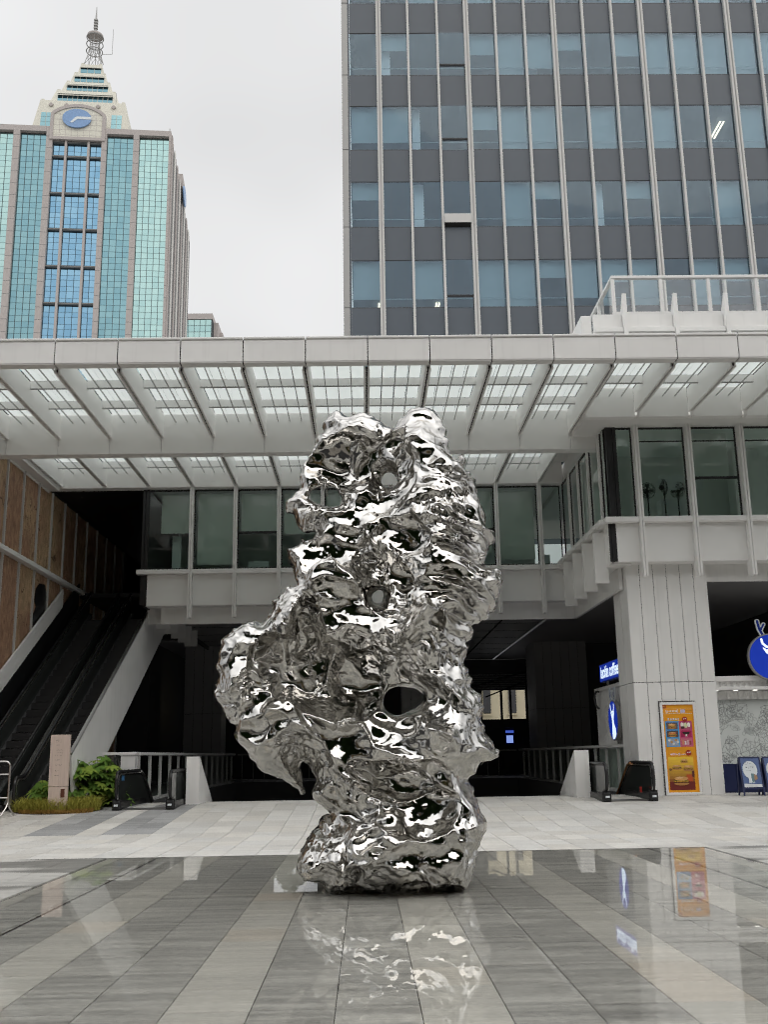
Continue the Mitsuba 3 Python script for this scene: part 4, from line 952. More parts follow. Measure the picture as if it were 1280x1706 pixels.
    rough = np.clip(rough + .5*blob(.1, 4.05, .6, .5) + blob(-.5, 2.75, .3, .4) + .9*blob(.35, 2.45, .45, .4) + .8*blob(-.1, 5.3, .35, .3) + .8*blob(.3, .2, 1.0, .35) + .9*blob(.35, 1.1, .4, .22) + .6*blob(-1.2, 2.35, .35, .2), 0, 1)
    calm = np.clip(blob(-1.1, 1.6, .5, .3) + .7*blob(.8, 5.45, .3, .25) + .6*blob(.1, .75, .5, .25) + .5*blob(-.2, 3.2, .3, .25), 0, 1)
    pat = perlin(p * 1.25 + 3.0, 21)
    rough = np.clip(rough + np.clip(pat * 1.6 - .35, 0, .6), 0, 1)
    n = 0.066 * (1 - .5*folds) * (ridged(wp * np.array([1.35, 1.4, 1.6]), 11) - .35)
    n += 0.030 * (1 - .4*calm) * (1 - .4*folds) * (ridged(wp2 * np.array([2.9, 2.9, 3.4]), 12) - .35)
    n += (0.0175 * (1 - .7*calm) + .034 * rough) * (ridged(wp2 * 6.3, 13) - .3)
    n += (0.0060 * (1 - .6*calm) + 0.017 * rough) * (ridged(wp2 * 13.0, 14) - .3)
    n += (0.0014 + 0.006 * rough) * (ridged(wp2 * 27.0, 17) - .3)
    q = wp @ np.array([[.95, 0, -.31], [0, 1, 0], [.31, 0, .95]]).T
    n += (.02 + folds * 0.075) * (ridged(q * np.array([1.0, 1.4, 5.2]), 15) - .3)
    n += folds * 0.016 * (ridged(q * np.array([2.4, 2.6, 11.0]), 16) - .3)
    Dp = ndimage.map_coordinates(D, [P[:, 0], P[:, 2]], order=1)
    f = f - n * np.clip(0.45 + Dp / 0.30, .45, 1)
    # shallow dishes with sharp rims
    rs = np.random.RandomState(21)
    front = F[:, :len(gy)//2].min(1) < 0
    tree_pts = []
    for i in range(85):
        for _ in range(50):
            a, b = rs.randint(len(gx)), rs.randint(len(gz))
            if D[a, b] > .10 and DH[a, b] < -.08 and not (gx[a] > .62 and 3.0 < gz[b] < 4.9): break
        js = np.nonzero(F[a, :, b] < 0)[0]
        if len(js) == 0: continue
        r = rs.uniform(.06, .24) if rs.rand() < .7 else rs.uniform(.24, .46)
        back = rs.rand() < .2
        ys = gy[js[-1]] if back else gy[js[0]]
        dep = r * rs.uniform(.15, .5)
        st_, an = rs.uniform(1.0, 2.6), rs.uniform(-.9, .9)
        tree_pts.append((gx[a], ys + (1 if back else -1) * (r - dep), gz[b], r, st_, an))
    kd = cKDTree(wp2, leafsize=64, balanced_tree=False, compact_nodes=False)
    for (x, y, z, r, st_, an) in tree_pts:
        s = np.array(kd.query_ball_point((x, y, z), r * 1.2 * st_), int)
        if not len(s): continue
        dx, dy, dz = wp2[s, 0]-x, wp2[s, 1]-y, wp2[s, 2]-z
        u, w = dx*math.cos(an) + dz*math.sin(an), -dx*math.sin(an) + dz*math.cos(an)
        d = np.sqrt((u/st_)**2 + dy**2 + (w*1.05)**2) - r
        f[s] = smax(f[s], -d, 0.012)
    f = smax(f, HF[tuple(P.T)] + .25 * n, 0.05)
    F[tuple(P.T)] = f
    v, fc = surface_nets(F, np.array([cx0, -yw, cz0]), h)
    m = trimesh.Trimesh(v, fc, process=False)
    cc = trimesh.graph.connected_component_labels(m.face_adjacency, node_count=len(fc))
    fc = fc[cc == np.bincount(cc).argmax()]
    keep = np.unique(fc); mp = -np.ones(len(v), int); mp[keep] = np.arange(len(keep))
    m = trimesh.Trimesh(v[keep], mp[fc], process=False)
    trimesh.smoothing.filter_taubin(m, lamb=.5, nu=.53, iterations=2)
    p = np.array(m.vertices); nn = np.array(m.vertex_normals)
    rg = np.clip(np.exp(-((p[:, 0]-.1)/.6)**2-((p[:, 2]-4.05)/.5)**2) + np.exp(-((p[:, 0]-.35)/.45)**2-((p[:, 2]-1.1)/.22)**2) + np.exp(-((p[:, 0]-.3)/1.)**2-((p[:, 2]-.2)/.35)**2) + np.exp(-((p[:, 0]+.5)/.3)**2-((p[:, 2]-2.75)/.4)**2), 0, 1)
    p += nn * ((0.0022 + .0045 * rg) * perlin(p * 17.0, 31) + .0030 * perlin(p * 6.0, 32) + (.0005 + .0012 * rg) * perlin(p * 34.0, 33))[:, None]
    return (p, np.array(m.faces))
_rv, _rf = rock_mesh()
_rv = _rv + np.array([0.0, 12.55, 0.0])
scene['m_mirror'] = two(dict(type='conductor', material='none', specular_reflectance=rgb(.60, .588, .565)))
solo('rock_sculpture', 'tall pierced rock sculpture of mirror-polished steel standing in the shallow pool', 'sculpture', (_rv, _rf), 'm_mirror', True)
# ---------------------------------------------------------------- printed poster
def colored(m, c):
    v, f = m
    return dict(mesh=m, color=np.tile(np.array(c, float), (len(v), 1)))
def pr(parent, name, m, c, smooth=False):
    d = colored(m, c)
    return part(parent, name, d['mesh'], 'm_print', False, color=d['color'])
def prs(parent, name, lst):        # one part from several coloured flat shapes
    m = join([q[0] for q in lst]); c = np.vstack([np.tile(np.array(col, float), (len(q[0]), 1)) for q, col in lst])
    return part(parent, name, m, 'm_print', False, color=c)
YP = 28.19
po = thing('poster', 'orange fast food poster in a white frame on the pale column', 'poster')
PX, PW, PZ0, PZ1 = 7.93, .965, .34, 2.76
part(po, 'frame', boxes([(PX, PX+.07, YP-.06, YP, PZ0, PZ1), (PX+PW-.07, PX+PW, YP-.06, YP, PZ0, PZ1), (PX+.071, PX+PW-.071, YP-.06, YP, PZ1-.07, PZ1), (PX+.071, PX+PW-.071, YP-.06, YP, PZ0, PZ0+.07)]), 'm_white')
part(po, 'frame_edge', boxes([(PX-.022, PX-.001, YP-.03, YP+.005, PZ0, PZ1+.03), (PX, PX+PW, YP-.03, YP+.005, PZ1+.002, PZ1+.03), (PX+PW+.001, PX+PW+.012, YP-.03, YP+.005, PZ0, PZ1+.03)]), 'm_dark')
x0, z0, W, H = PX + .07, PZ0 + .07, PW - .14, PZ1 - PZ0 - .14
prs(po, 'sheet', [(box(x0, x0 + W, YP - .030, YP - .004, z0, z0 + H), (.72, .30, .015))])
lay = [1, 0]
def P2(poly, d=None):               # polygon in sheet fractions (u right, v down)
    l = lay[0] if d is None else d
    if d is None and lay[1]: lay[0] += 1
    return on_front(extrude(poly, .0004), 0, YP - .0302 - .0005 * l, 0)
def L(n, step=0): lay[0], lay[1] = n, step
def R(u0, v0, u1, v1): return Polygon([(x0+u0*W, z0+H-v0*H), (x0+u1*W, z0+H-v0*H), (x0+u1*W, z0+H-v1*H), (x0+u0*W, z0+H-v1*H)])
def El(u, v, ru, rv, n=20): return Polygon([(x0+(u+ru*math.cos(a))*W, z0+H-(v+rv*math.sin(a))*H) for a in np.linspace(0, 2*np.pi, n)[:-1]])
GL = ['|-|=', '-|-_', '=|/\\', '|=_|', '/-|_', '_-=|']
def glyphs(u, v, n, s, c, seed, sp=1.15):   # lines of small stroke characters
    r = random.Random(seed); out = []
    asp = W / H
    for i in range(n):
        cu = u + i * s * sp
        for _ in range(6):
            if r.random() < .5: yy = r.uniform(0, .9); out.append(R(cu + r.uniform(0, .15)*s, v + yy*s*asp, cu + r.uniform(.75, 1)*s, v + (yy+.14)*s*asp))
            else: xx = r.uniform(0, .85); out.append(R(cu + xx*s, v + r.uniform(0, .3)*s*asp, cu + (xx+.15)*s, v + r.uniform(.6, 1)*s*asp))
    from shapely import union_all
    return P2(union_all(out)), c
WHT, YEL, RED = (.80, .76, .70), (.75, .52, .08), (.34, .03, .02)
L(1, 1)
prs(po, 'logo_tag', [(P2(R(.0, .005, .125, .042)), RED), (P2(Polygon([(x0+(.03+.012*a)*W, z0+H-(.034-.012*b)*H) for a, b in ((0, 0), (.6, 1.6), (1.6, 1.8), (2.6, .9), (3.6, 1.8), (4.6, 1.6), (5.2, 0), (4.6, 0), (4.1, 1.1), (3.4, .8), (2.6, .2), (1.8, .8), (1.1, 1.1), (.6, 0))])), YEL)])
L(1, 1)
prs(po, 'headline', [glyphs(.10, .060, 4, .085, WHT, 1), (P2(R(.47, .050, .495, .082)), WHT), (P2(R(.47, .088, .492, .096)), WHT), (P2(R(.02, .103, .95, .107)), WHT), (P2(R(.02, .047, .95, .049)), (.75, .5, .3)), (P2(R(.58, .057, .74, .095)), (.55, .50, .62)), glyphs(.76, .068, 5, .035, (.35, .2, .08), 5)])
L(1)
prs(po, 'blue_panel', [(P2(R(.05, .190, .50, .485)), (.07, .30, .62)), glyphs(.14, .155, 5, .070, (.55, .72, .88), 8)])
prs(po, 'pink_panel', [(P2(R(.51, .190, .93, .485)), (.48, .07, .17))])
def burger(u, v, w, hgt, seed):
    q = []
    q.append((P2(El(u, v + hgt*.30, w*.50, hgt*.18)), (.42, .20, .06)))
    q.append((P2(R(u-w*.48, v+hgt*.12, u+w*.48, v+hgt*.24)), (.10, .035, .015)))
    q.append((P2(R(u-w*.52, v+hgt*.06, u+w*.50, v+hgt*.12)), (.62, .34, .03)))
    q.append((P2(R(u-w*.50, v+hgt*.01, u+w*.48, v+hgt*.05)), (.10, .20, .03)))
    q.append((P2(El(u, v - hgt*.16, w*.47, hgt*.20)), (.58, .30, .10)))
    q.append((P2(El(u - w*.10, v - hgt*.24, w*.24, hgt*.08)), (.72, .46, .22)))
    return q
L(2, 1)
prs(po, 'burger_picture', [(P2(R(.09, .205, .46, .285)), (.12, .09, .10))] + burger(.27, .245, .26, .075, 1))
L(2, 1)
prs(po, 'burger_picture', [(P2(R(.09, .300, .46, .375)), (.09, .07, .08))] + burger(.27, .340, .27, .07, 2) + [(P2(R(.16, .325, .40, .332)), (.5, .05, .03))])
L(2, 1)
prs(po, 'snack_picture', [(P2(R(.09, .390, .46, .475)), (.30, .36, .45))] + [(P2(El(.15 + .07*i, .43 + .02*((i*7) % 3 - 1), .04, .013)), ((.50, .25, .08) if i % 2 else (.70, .66, .60))) for i in range(5)])
L(2, 1)
prs(po, 'ice_cream_picture', [(P2(R(.54, .205, .89, .285)), (.40, .10, .16)), (P2(El(.61, .235, .055, .028)), WHT), (P2(El(.72, .24, .055, .03)), (.62, .66, .38)), (P2(El(.82, .235, .05, .028)), WHT), (P2(El(.62, .265, .06, .016)), (.06, .02, .02))])
L(2, 1)
prs(po, 'sundae_picture', [(P2(R(.54, .300, .89, .375)), (.36, .02, .08)), (P2(Polygon([(x0+a*W, z0+H-b*H) for a, b in ((.60, .318), (.84, .318), (.80, .345), (.64, .345))])), (.03, .015, .015)), (P2(R(.69, .345, .75, .368)), WHT)])
L(2, 1)
prs(po, 'drinks_picture', [(P2(R(.54, .390, .89, .475)), (.52, .14, .20))] + [(P2(R(.57 + .08*i, .41 + .01*(i % 2), .62 + .08*i, .465)), ((.6, .25, .12), WHT, (.62, .40, .42), (.30, .05, .05))[i]) for i in range(4)])
L(30, 1)
prs(po, 'price_roundel', [(P2(El(.70, .170, .085, .030)), RED), glyphs(.655, .158, 2, .045, WHT, 31)])
L(12, 1)
prs(po, 'lower_headline', [glyphs(.14, .555, 4, .075, (.78, .66, .74), 12), glyphs(.50, .565, 3, .045, (.78, .66, .74), 14)])
L(1)
grad = []
for i in range(12):
    t = i / 11
    grad.append((P2(R(.06, .60 + .375*i/12, .88, .60 + .375*(i+1)/12)), tuple(np.array((.80, .52, .05))*max(0, 1-1.25*t)**.8 + np.array((.16, .022, .015))*min(1, 1.3*t))))
prs(po, 'lower_picture', grad)
L(30, 1)
prs(po, 'price_roundel', [(P2(El(.74, .555, .09, .032)), RED), glyphs(.68, .542, 3, .045, WHT, 33)])
L(2, 1)
prs(po, 'burger_pile', burger(.58, .645, .24, .055, 1) + burger(.33, .715, .30, .065, 2) + burger(.70, .725, .34, .08, 3) + [(P2(El(.12, .742, .05, .014)), (.22, .10, .03)), (P2(R(.62, .80, .82, .88)), (.45, .08, .02)), (P2(R(.80, .76, .88, .83)), (.10, .03, .02))] + burger(.44, .865, .48, .12, 4))
# ---------------------------------------------------------------- coffee kiosk in a white container
ki = thing('coffee_kiosk', 'white ribbed container kiosk with a blue counter behind the column', 'kiosk')
def ribbed_left(x, y0, y1, z0, z1):
    n = int((y1 - y0) / .17); pts = []
    for i in range(n):
        y = y0 + (y1 - y0) * i / n; d = (y1 - y0) / n
        pts += [(x, y), (x, y + d*.42), (x + .035, y + d*.55), (x + .035, y + d*.87)]
    pts += [(x, y1), (x + .06, y1), (x + .06, y0)]
    m = trimesh.creation.extrude_polygon(Polygon(pts), z1 - z0, engine='earcut')
    return (np.asarray(m.vertices) + [0, 0, z0], np.asarray(m.faces))
def ribbed_front(y, x0, x1, z0, z1):
    v, f = ribbed_left(0, 0, x1 - x0, z0, z1)
    return (np.stack([v[:, 1] + x0, y + v[:, 0], v[:, 2]], 1), f[:, ::-1])
part(ki, 'side_wall', ribbed_left(7.74, 30.0, 35.0, Z1, 3.42), 'm_white')
part(ki, 'top_rail', boxes([(7.70, 7.80, 29.95, 35.05, 3.42, 3.53), (9.5, 14.2, 29.14, 29.28, 3.36, 3.50)]), 'm_white')
part(ki, 'front_band', ribbed_front(29.25, 9.5, 14.2, 3.20, 3.36), 'm_white')
part(ki, 'canopy_ledge', cbox(9.5, 14.2, 28.92, 29.24, 3.10, 3.19, .01), 'm_white')
part(ki, 'front_lintel', ribbed_front(29.3, 9.5, 14.2, 2.86, 3.09), 'm_white')
part(ki, 'roof', box(7.83, 14.2, 29.4, 35.0, 3.40, 3.45), 'm_white_plain')
part(ki, 'corner_frame', box(9.5, 9.62, 29.26, 29.4, Z1, 3.09), 'm_white')
scene['m_muralline'] = prin((.20, .21, .21), .6, .3)
scene['m_muralboard'] = prin((.60, .63, .615), .6, .3)
part(ki, 'mural_board', box(9.62, 14.2, 29.44, 29.5, 1.10, 2.86), 'm_muralboard')
part(ki, 'back_wall', boxes([(7.9, 14.2, 34.9, 35.0, Z1, 3.4), (14.1, 14.2, 29.5, 34.9, Z1, 3.4)]), 'm_white_plain')
part(ki, 'counter', boxes([(9.62, 14.2, 29.30, 29.43, Z1, 1.10)] + [(9.63 + .62*i, 10.23 + .62*i, 29.28, 29.299, Z1 + .05, 1.06) for i in range(7)]), 'm_blue')
# leaf drawing on the mural: outlines of leaves, stems and berries as thin raised lines
rng = random.Random(77)
lines = []
from shapely import union_all
def leafline(cx, cz, L, a, wd):
    ca, sa = math.cos(a), math.sin(a)
    t = np.linspace(0, 1, 14)
    up = [(L*q, wd*L*math.sin(math.pi*q**.8)) for q in t]; dn = [(L*q, -wd*L*math.sin(math.pi*q**.8)) for q in t]
    tr = lambda p: (cx + p[0]*ca - p[1]*sa, cz + p[0]*sa + p[1]*ca)
    lines.append(LineString([tr(p) for p in up])); lines.append(LineString([tr(p) for p in dn]))
    lines.append(LineString([tr((0, 0)), tr((L*.96, 0))]))
    for q in (.25, .45, .65):
        lines.append(LineString([tr((L*q, 0)), tr((L*(q+.14), wd*L*.75*math.sin(math.pi*q)))])); lines.append(LineString([tr((L*q, 0)), tr((L*(q+.14), -wd*L*.75*math.sin(math.pi*q)))]))
for i in range(76):
    leafline(rng.uniform(9.65, 12.6), rng.uniform(1.1, 2.75), rng.uniform(.30, .72), rng.uniform(0, 6.28), rng.uniform(.22, .36))
for i in range(30):
    cx, cz = rng.uniform(9.8, 12.6), rng.uniform(1.3, 2.7)
    lines.append(LineString([(cx + .045*math.cos(a), cz + .045*math.sin(a)) for a in np.linspace(0, 6.3, 12)]))
area = Polygon([(9.64, 1.12), (12.9, 1.12), (12.9, 2.84), (9.64, 2.84)])
dr_ = union_all([l.buffer(.005, quad_segs=1) for l in lines]).intersection(area)
k = part(ki, 'leaf_drawing', on_front(extrude(dr_, .002), 0, 29.4395, 0), 'm_muralline'); labels[k] = dict(kind='stuff')
sh = union_all([Polygon([(cx + L*q*math.cos(a) - wd*L*math.sin(math.pi*q)*s*math.sin(a), cz + L*q*math.sin(a) + wd*L*math.sin(math.pi*q)*s*math.cos(a)) for q, s in [(q, 1) for q in np.linspace(0, 1, 8)] + [(q, -1) for q in np.linspace(1, 0, 8)]]) for cx, cz, L, a, wd in [(rng.uniform(9.75, 12.5), rng.uniform(1.2, 2.7), rng.uniform(.2, .4), rng.uniform(0, 6.28), .28) for _ in range(16)]]).intersection(area)
scene['m_muralshade'] = prin((.40, .43, .42), .6, .3)
part(ki, 'leaf_tone', on_front(extrude(sh, .001), 0, 29.4398, 0), 'm_muralshade')
for i in range(5):
    part(ki, 'downlight', box(9.75 + .55*i, 9.85 + .55*i, 29.0, 29.1, 3.085, 3.099), 'm_board')
    scene[ki + '__downlight' + (f'_{i:03d}' if i else '')]['emitter'] = dict(type='area', radiance=rgb(.55, .53, .48))
part(ki, 'hose', tube([(7.66, 34.2, 3.40), (7.60, 34.35, 3.42), (7.56, 34.45, 3.2), (7.60, 34.4, 2.95), (7.66, 34.3, 2.85)], .035, 6), 'm_dark', 40)
# lit signs
LW, LB = rgb(.20, .245, .30), rgb(.0012, .0062, .075)
sg = thing('shop_sign', 'blue lit box sign reading luckin coffee on the container roof', 'sign')
scene['m_bluesign'] = prin((.01, .03, .25), .3, .5)
part(sg, 'box', box(7.62, 7.78, 30.55, 33.72, 3.66, 4.22), 'm_bluesign')
k = part(sg, 'face', paneX(7.618, 30.57, 33.70, 3.68, 4.20), 'm_bluesign'); emit(k, LB)
tm = meshkit.text_mesh('luckin coffee', .27, .006, bold=True)
tv = np.asarray(tm.vertices); tw = tv[:, 0].max()
tvs = tv * [2.42 / tw, 1.25, 1]
k = part(sg, 'lettering', on_left((tvs, np.asarray(tm.faces)), 7.616, 33.56, 3.78), 'm_board'); emit(k, LW)
part(sg, 'stand', boxes([(7.68, 7.74, y, y+.06, 3.53, 3.66) for y in (31.2, 33.0)]), 'm_greymetal')
def deer(name, label, kindfront, cx, cy, cz, r):
    t = thing(name, label, 'sign')
    put_ = (lambda m, d: on_front(m, cx, cy - d, cz)) if kindfront else (lambda m, d: on_left(m, cx - d, cy, cz))
    circ = lambda rr, ox=0, oy=0, n=40: Polygon([(ox + rr*math.cos(a), oy + rr*math.sin(a)) for a in np.linspace(0, 2*np.pi, n)[:-1]])
    part(t, 'casing', put_(extrude(circ(r*1.06), .12), -.12), 'm_greymetal')
    k = part(t, 'disc', put_(extrude(circ(r), .006), .001), 'm_bluesign'); emit(k, LB)
    s = r
    body = Polygon([(-.02*s, .36*s), (-.20*s, .30*s), (-.34*s, .40*s), (-.22*s, .20*s), (-.12*s, .12*s), (-.14*s, -.2*s), (-.2*s, -.6*s), (-.16*s, -.92*s), (.06*s, -.97*s), (.34*s, -.90*s), (.58*s, -.72*s), (.52*s, -.45*s), (.26*s, -.22*s), (.16*s, 0), (.17*s, .14*s), (.28*s, .24*s), (.40*s, .44*s), (.22*s, .32*s)])
    horn = LineString([(-.40*s, .92*s*.86), (-.36*s, .62*s), (-.20*s, .46*s), (0, .42*s), (.20*s, .46*s), (.34*s, .60*s), (.36*s, .80*s)]).buffer(.055*s)
    k = part(t, 'deer_head', put_(extrude(union_all([body.buffer(.03*s), horn]).intersection(circ(r*.985)), .004), .009), 'm_board'); emit(k, LW)
    for sgn in (-1, 1):
        h = union_all([LineString([(sgn*.30*s, .98*s), (sgn*.44*s, 1.28*s), (sgn*.50*s, 1.62*s)]).buffer(.075*s), LineString([(sgn*.40*s, 1.18*s), (sgn*.22*s, 1.48*s)]).buffer(.06*s)])
        part(t, 'antler', put_(extrude(h, .05), -.06), 'm_bluesign')
        part(t, 'antler_edge', put_(extrude(h.buffer(.03*s).difference(h.buffer(-.01)), .056), -.058), 'm_board')
    part(t, 'bracket', put_(extrude(union_all([LineString([(-.2*s, 0), (-.2*s, -1.35*s)]).buffer(.03), LineString([(.2*s, 0), (.2*s, -1.35*s)]).buffer(.03)]), .03), -.16), 'm_greymetal')
    return t
deer('round_sign', 'round blue sign with a white deer on the ribbed container flank left of the column', False, 7.52, 31.85, 2.41, .57)
deer('round_sign', 'round blue sign with a white deer above the kiosk front at the right edge', True, 11.42, 28.95, 4.0, .62)
# sandwich boards
def sandwich(label, x, w):
    t = thing('sandwich_board', label, 'sign board')
    y = 27.25
    def lean(m): v, f = m; v = v.copy(); v[:, 1] += (v[:, 2] - .33) * .20; return (v, f)
    part(t, 'front_frame', lean(boxes([(x, x+.04, y, y+.03, .33, 1.30), (x+w-.04, x+w, y, y+.03, .33, 1.30), (x+.041, x+w-.041, y, y+.03, 1.26, 1.30), (x+.041, x+w-.041, y, y+.03, .50, .54)])), 'm_blue')
    def leanb(m): v, f = m; v = v.copy(); v[:, 1] += .40 - (v[:, 2] - .33) * .17; return (v, f)
    part(t, 'rear_frame', leanb(boxes([(x, x+.04, y, y+.03, .33, 1.26), (x+w-.04, x+w, y, y+.03, .33, 1.26), (x+.041, x+w-.041, y, y+.02, .52, 1.22)])), 'm_blue')
    def S(poly, l): return lean(on_front(extrude(poly, .001), x + .04, y + .005 - .002 * l, .54))
    W_, H_ = w - .08, .72
    disc = Polygon([(W_*.45 + .19*math.cos(a), H_*.60 + .22*math.sin(a)) for a in np.linspace(0, 6.28, 24)[:-1]])
    gly = []
    r = random.Random(int(x * 100))
    for row, (zz, n, s) in enumerate(((.56, 3, .055), (.47, 4, .05), (.41, 8, .018))):
        for i in range(n):
            for _ in range(5):
                gx, gz = .10 + i * s * 1.2 + r.uniform(0, s*.3), zz + r.uniform(0, s)
                gly.append(LineString([(gx, gz), (gx + (s*.6 if r.random() < .5 else 0.004), gz + r.uniform(-.25, .25)*s)]).buffer(s*.07, quad_segs=1))
    m = [(S(Polygon([(0, 0), (W_, 0), (W_, H_), (0, H_)]), 0), (.075, .12, .26)), (S(disc.union(Polygon([(W_*.30, H_*.15), (W_*.62, H_*.15), (W_*.58, H_*.5), (W_*.34, H_*.5)])), 1), (.62, .66, .68)),
         (S(union_all(gly), 2), (.05, .07, .10)), (S(Polygon([(W_*.48, .12), (W_*.60, .12), (W_*.64, .34), (W_*.46, .34)]), 3), (.12, .20, .22)), (S(Polygon([(W_*.62, .16), (W_*.80, .20), (W_*.78, .28), (W_*.62, .33)]), 3), (.32, .20, .12)), (S(Polygon([(.01, 0), (W_-.01, 0), (W_-.01, .07), (.01, .09)]), 3), (.58, .60, .62))]
    prs(t, 'printed_sheet', m)
    return t
sandwich('blue folding sign board with a white coffee cup picture beside the column', 9.68, .56)
sandwich('second blue folding sign board cut off by the right edge', 10.30, .56)
# ---------------------------------------------------------------- fans in the upper room
def fan(label, x, y, rz, zc):
    t = thing('standing_fan', label, 'fan')
    part(t, 'stand', join(tube([(x, y, 7.62), (x, y, zc - .1)], .02, 8), moved(trimesh.creation.cylinder(.2, .04, sections=20), (x, y, 7.64))), 'm_black')
    ca, sa = math.cos(rz), math.sin(rz)
    tr = lambda P: [(x + a*ca - d*sa, y + a*sa + d*ca, zc + b) for a, b, d in P]
    R_ = .23
    rings = []
    for q, d in ((1, -.03), (.66, -.075), (.34, -.09), (1, .03), (.6, .07)):
        rings.append(tube(tr([(R_*q*math.cos(a), R_*q*math.sin(a), d) for a in np.linspace(0, 2*np.pi, 25)[:-1]]), .006, 5, True))
    for i in range(14):
        a = 2*np.pi*i/14
        rings.append(tube(tr([(0.04*math.cos(a), .04*math.sin(a), -.09), (R_*.6*math.cos(a), R_*.6*math.sin(a), -.078), (R_*math.cos(a), R_*math.sin(a), -.03), (R_*math.cos(a), R_*math.sin(a), .03)]), .004, 4))
    part(t, 'cage', join(*rings), 'm_black')
    for i in range(4):
        a = np.pi/2*i
        pts = [(.04, -.02, .01), (.19, -.07, -.02), (.20, .05, .03), (.05, .03, .0)]
        vv = np.array(tr([(p[0]*math.cos(a)-p[1]*math.sin(a), p[0]*math.sin(a)+p[1]*math.cos(a), p[2]) for p in pts]))
        part(t, 'blade', (np.vstack([vv, vv + np.array([-sa, ca, 0])*.006]), np.array([[0, 1, 2], [0, 2, 3], [4, 6, 5], [4, 7, 6], [0, 4, 5], [0, 5, 1], [1, 5, 6], [1, 6, 2], [2, 6, 7], [2, 7, 3], [3, 7, 4], [3, 4, 0]])), 'm_dark')
    part(t, 'motor', moved(trimesh.creation.icosphere(2, .08), (x - .06*-sa*-1, y + .10*ca, zc)), 'm_black', True)
fan('leftmost black standing fan facing out behind the upper glass', 8.22, 28.75, .1, 8.80)
fan('middle standing fan turned sideways behind the upper glass', 8.74, 28.85, 1.2, 8.92)
fan('rightmost standing fan behind the upper glass before the white cabinet', 9.16, 28.95, -.9, 8.86)
# ---------------------------------------------------------------- totem, barrier, bins
to = thing('information_totem', 'slim pinkish wood-grained information totem rising from the grass bed', 'totem sign')
part(to, 'upper_slab', cbox(-7.80, -7.33, 26.30, 26.42, .885, 2.12, .006), 'm_totem')
part(to, 'lower_slab', cbox(-7.795, -7.335, 26.305, 26.415, .30, .878, .006), 'm_totem')
part(to, 'brown_plate', cbox(-7.49, -7.39, 26.292, 26.304, .62, .82, .004), 'm_brown')
r = random.Random(9); gly = []
for zz, n, s in ((1.98, 5, .022), (1.94, 10, .012), (1.86, 3, .03), (1.74, 7, .020), (1.68, 9, .016), (1.62, 11, .012), (1.50, 3, .028), (1.38, 8, .018), (1.25, 3, .026), (1.13, 5, .020)):
    for i in range(n):
        for _ in range(5):
            gx, gz = -7.72 + .06 + i*s*1.25 + r.uniform(0, s*.4), zz + r.uniform(0, s)
            gly.append(LineString([(gx, gz), (gx + (s*.6 if r.random() < .55 else .002), gz + r.uniform(-.3, .3)*s)]).buffer(s*.08, quad_segs=1))
scene['m_inkbrown'] = prin((.15, .11, .09), .5, .3)
part(to, 'lettering', on_front(extrude(union_all(gly), .001), 0, 26.2995, 0), 'm_inkbrown')
ba = thing('crowd_barrier', 'tubular steel crowd barrier at the left edge of the plaza', 'barrier')
xb, yb = -8.52, 25.6
fr = [(xb, yb, .45), (xb, yb, 1.38)] + [(xb - .12 + .12*math.cos(a), yb, 1.38 + .12*math.sin(a)) for a in np.linspace(0, np.pi/2, 6)[1:]] + [(xb - 2.0, yb, 1.50)]
part(ba, 'frame', tube(fr, .024, 8), 'm_steel', 40)
part(ba, 'middle_rail', tube([(xb, yb, 1.20), (xb - 2.0, yb, 1.20)], .018, 8), 'm_steel', 40)
part(ba, 'lower_rail', tube([(xb, yb, .66), (xb - 2.0, yb, .66)], .020, 8), 'm_steel', 40)
for i in range(6): part(ba, 'upright', tube([(xb - .32 - .3*i, yb, .66), (xb - .32 - .3*i, yb, 1.20)], .010, 6), 'm_steel', 40)
for s in (-1, 1): part(ba, 'foot', tube([(xb, yb, .55), (xb + s*.03, yb + s*.05, .42), (xb + s*.09, yb + s*.22, zr(yb) + .025)], .022, 8), 'm_steel', 40)
for i, (lab, x, y, w) in enumerate((('brown planter box at the foot of the leafy shrubs', -7.02, 28.2, .34), ('dark slatted planter box beside the down escalator', -6.66, 28.5, .30))):
    t = thing('planter_box', lab, 'planter')
    part(t, 'box', join(cbox(x, x+w, y, y+.34, Z1-.01, .86, .01)), 'm_planter' if i == 0 else 'm_dark')
    part(t, 'rim', boxes([(x-.02, x+w+.02, y-.02, y+.36, .862, .90)]), 'm_planter' if i == 0 else 'm_dark')
    for q in range(4): part(t, 'slat', box(x + .01 + q*w/4, x + (q+.82)*w/4, y-.018, y-.001, Z1, .85), 'm_planter' if i == 0 else 'm_dark')
# ---------------------------------------------------------------- plants
rng = random.Random(4)
def palm_leaf(s, lobes=7):
    """A hand-shaped leaf with folded lobes, stem end at the origin, pointing along +x."""
    vs, fs = [[0, 0, 0]], []
    for i in range(lobes):
        a = math.radians(-112 + 224 * i / (lobes - 1)); L = s * (.60 + .40 * math.cos(a * .6))
        w = .15 * s
        d = np.array([math.cos(a), math.sin(a), 0]); n = np.array([-math.sin(a), math.cos(a), 0])
        b = len(vs)
        dr0 = -.30 * L
        for q, ww, zz in ((.45, 1.0, -.02), (.75, .85, -.10), (1.0, 0.0, -.24)):
            c = d * L * q
            vs += [(c + n*w*ww + [0, 0, zz*L - .02*s]).tolist(), (c + [0, 0, zz*L]).tolist(), (c - n*w*ww + [0, 0, zz*L - .02*s]).tolist()]
        fs += [[0, b+1, b], [0, b+2, b+1], [b, b+1, b+4], [b, b+4, b+3], [b+1, b+2, b+5], [b+1, b+5, b+4], [b+3, b+4, b+7], [b+4, b+5, b+7]]
    return np.array(vs), np.array(fs)
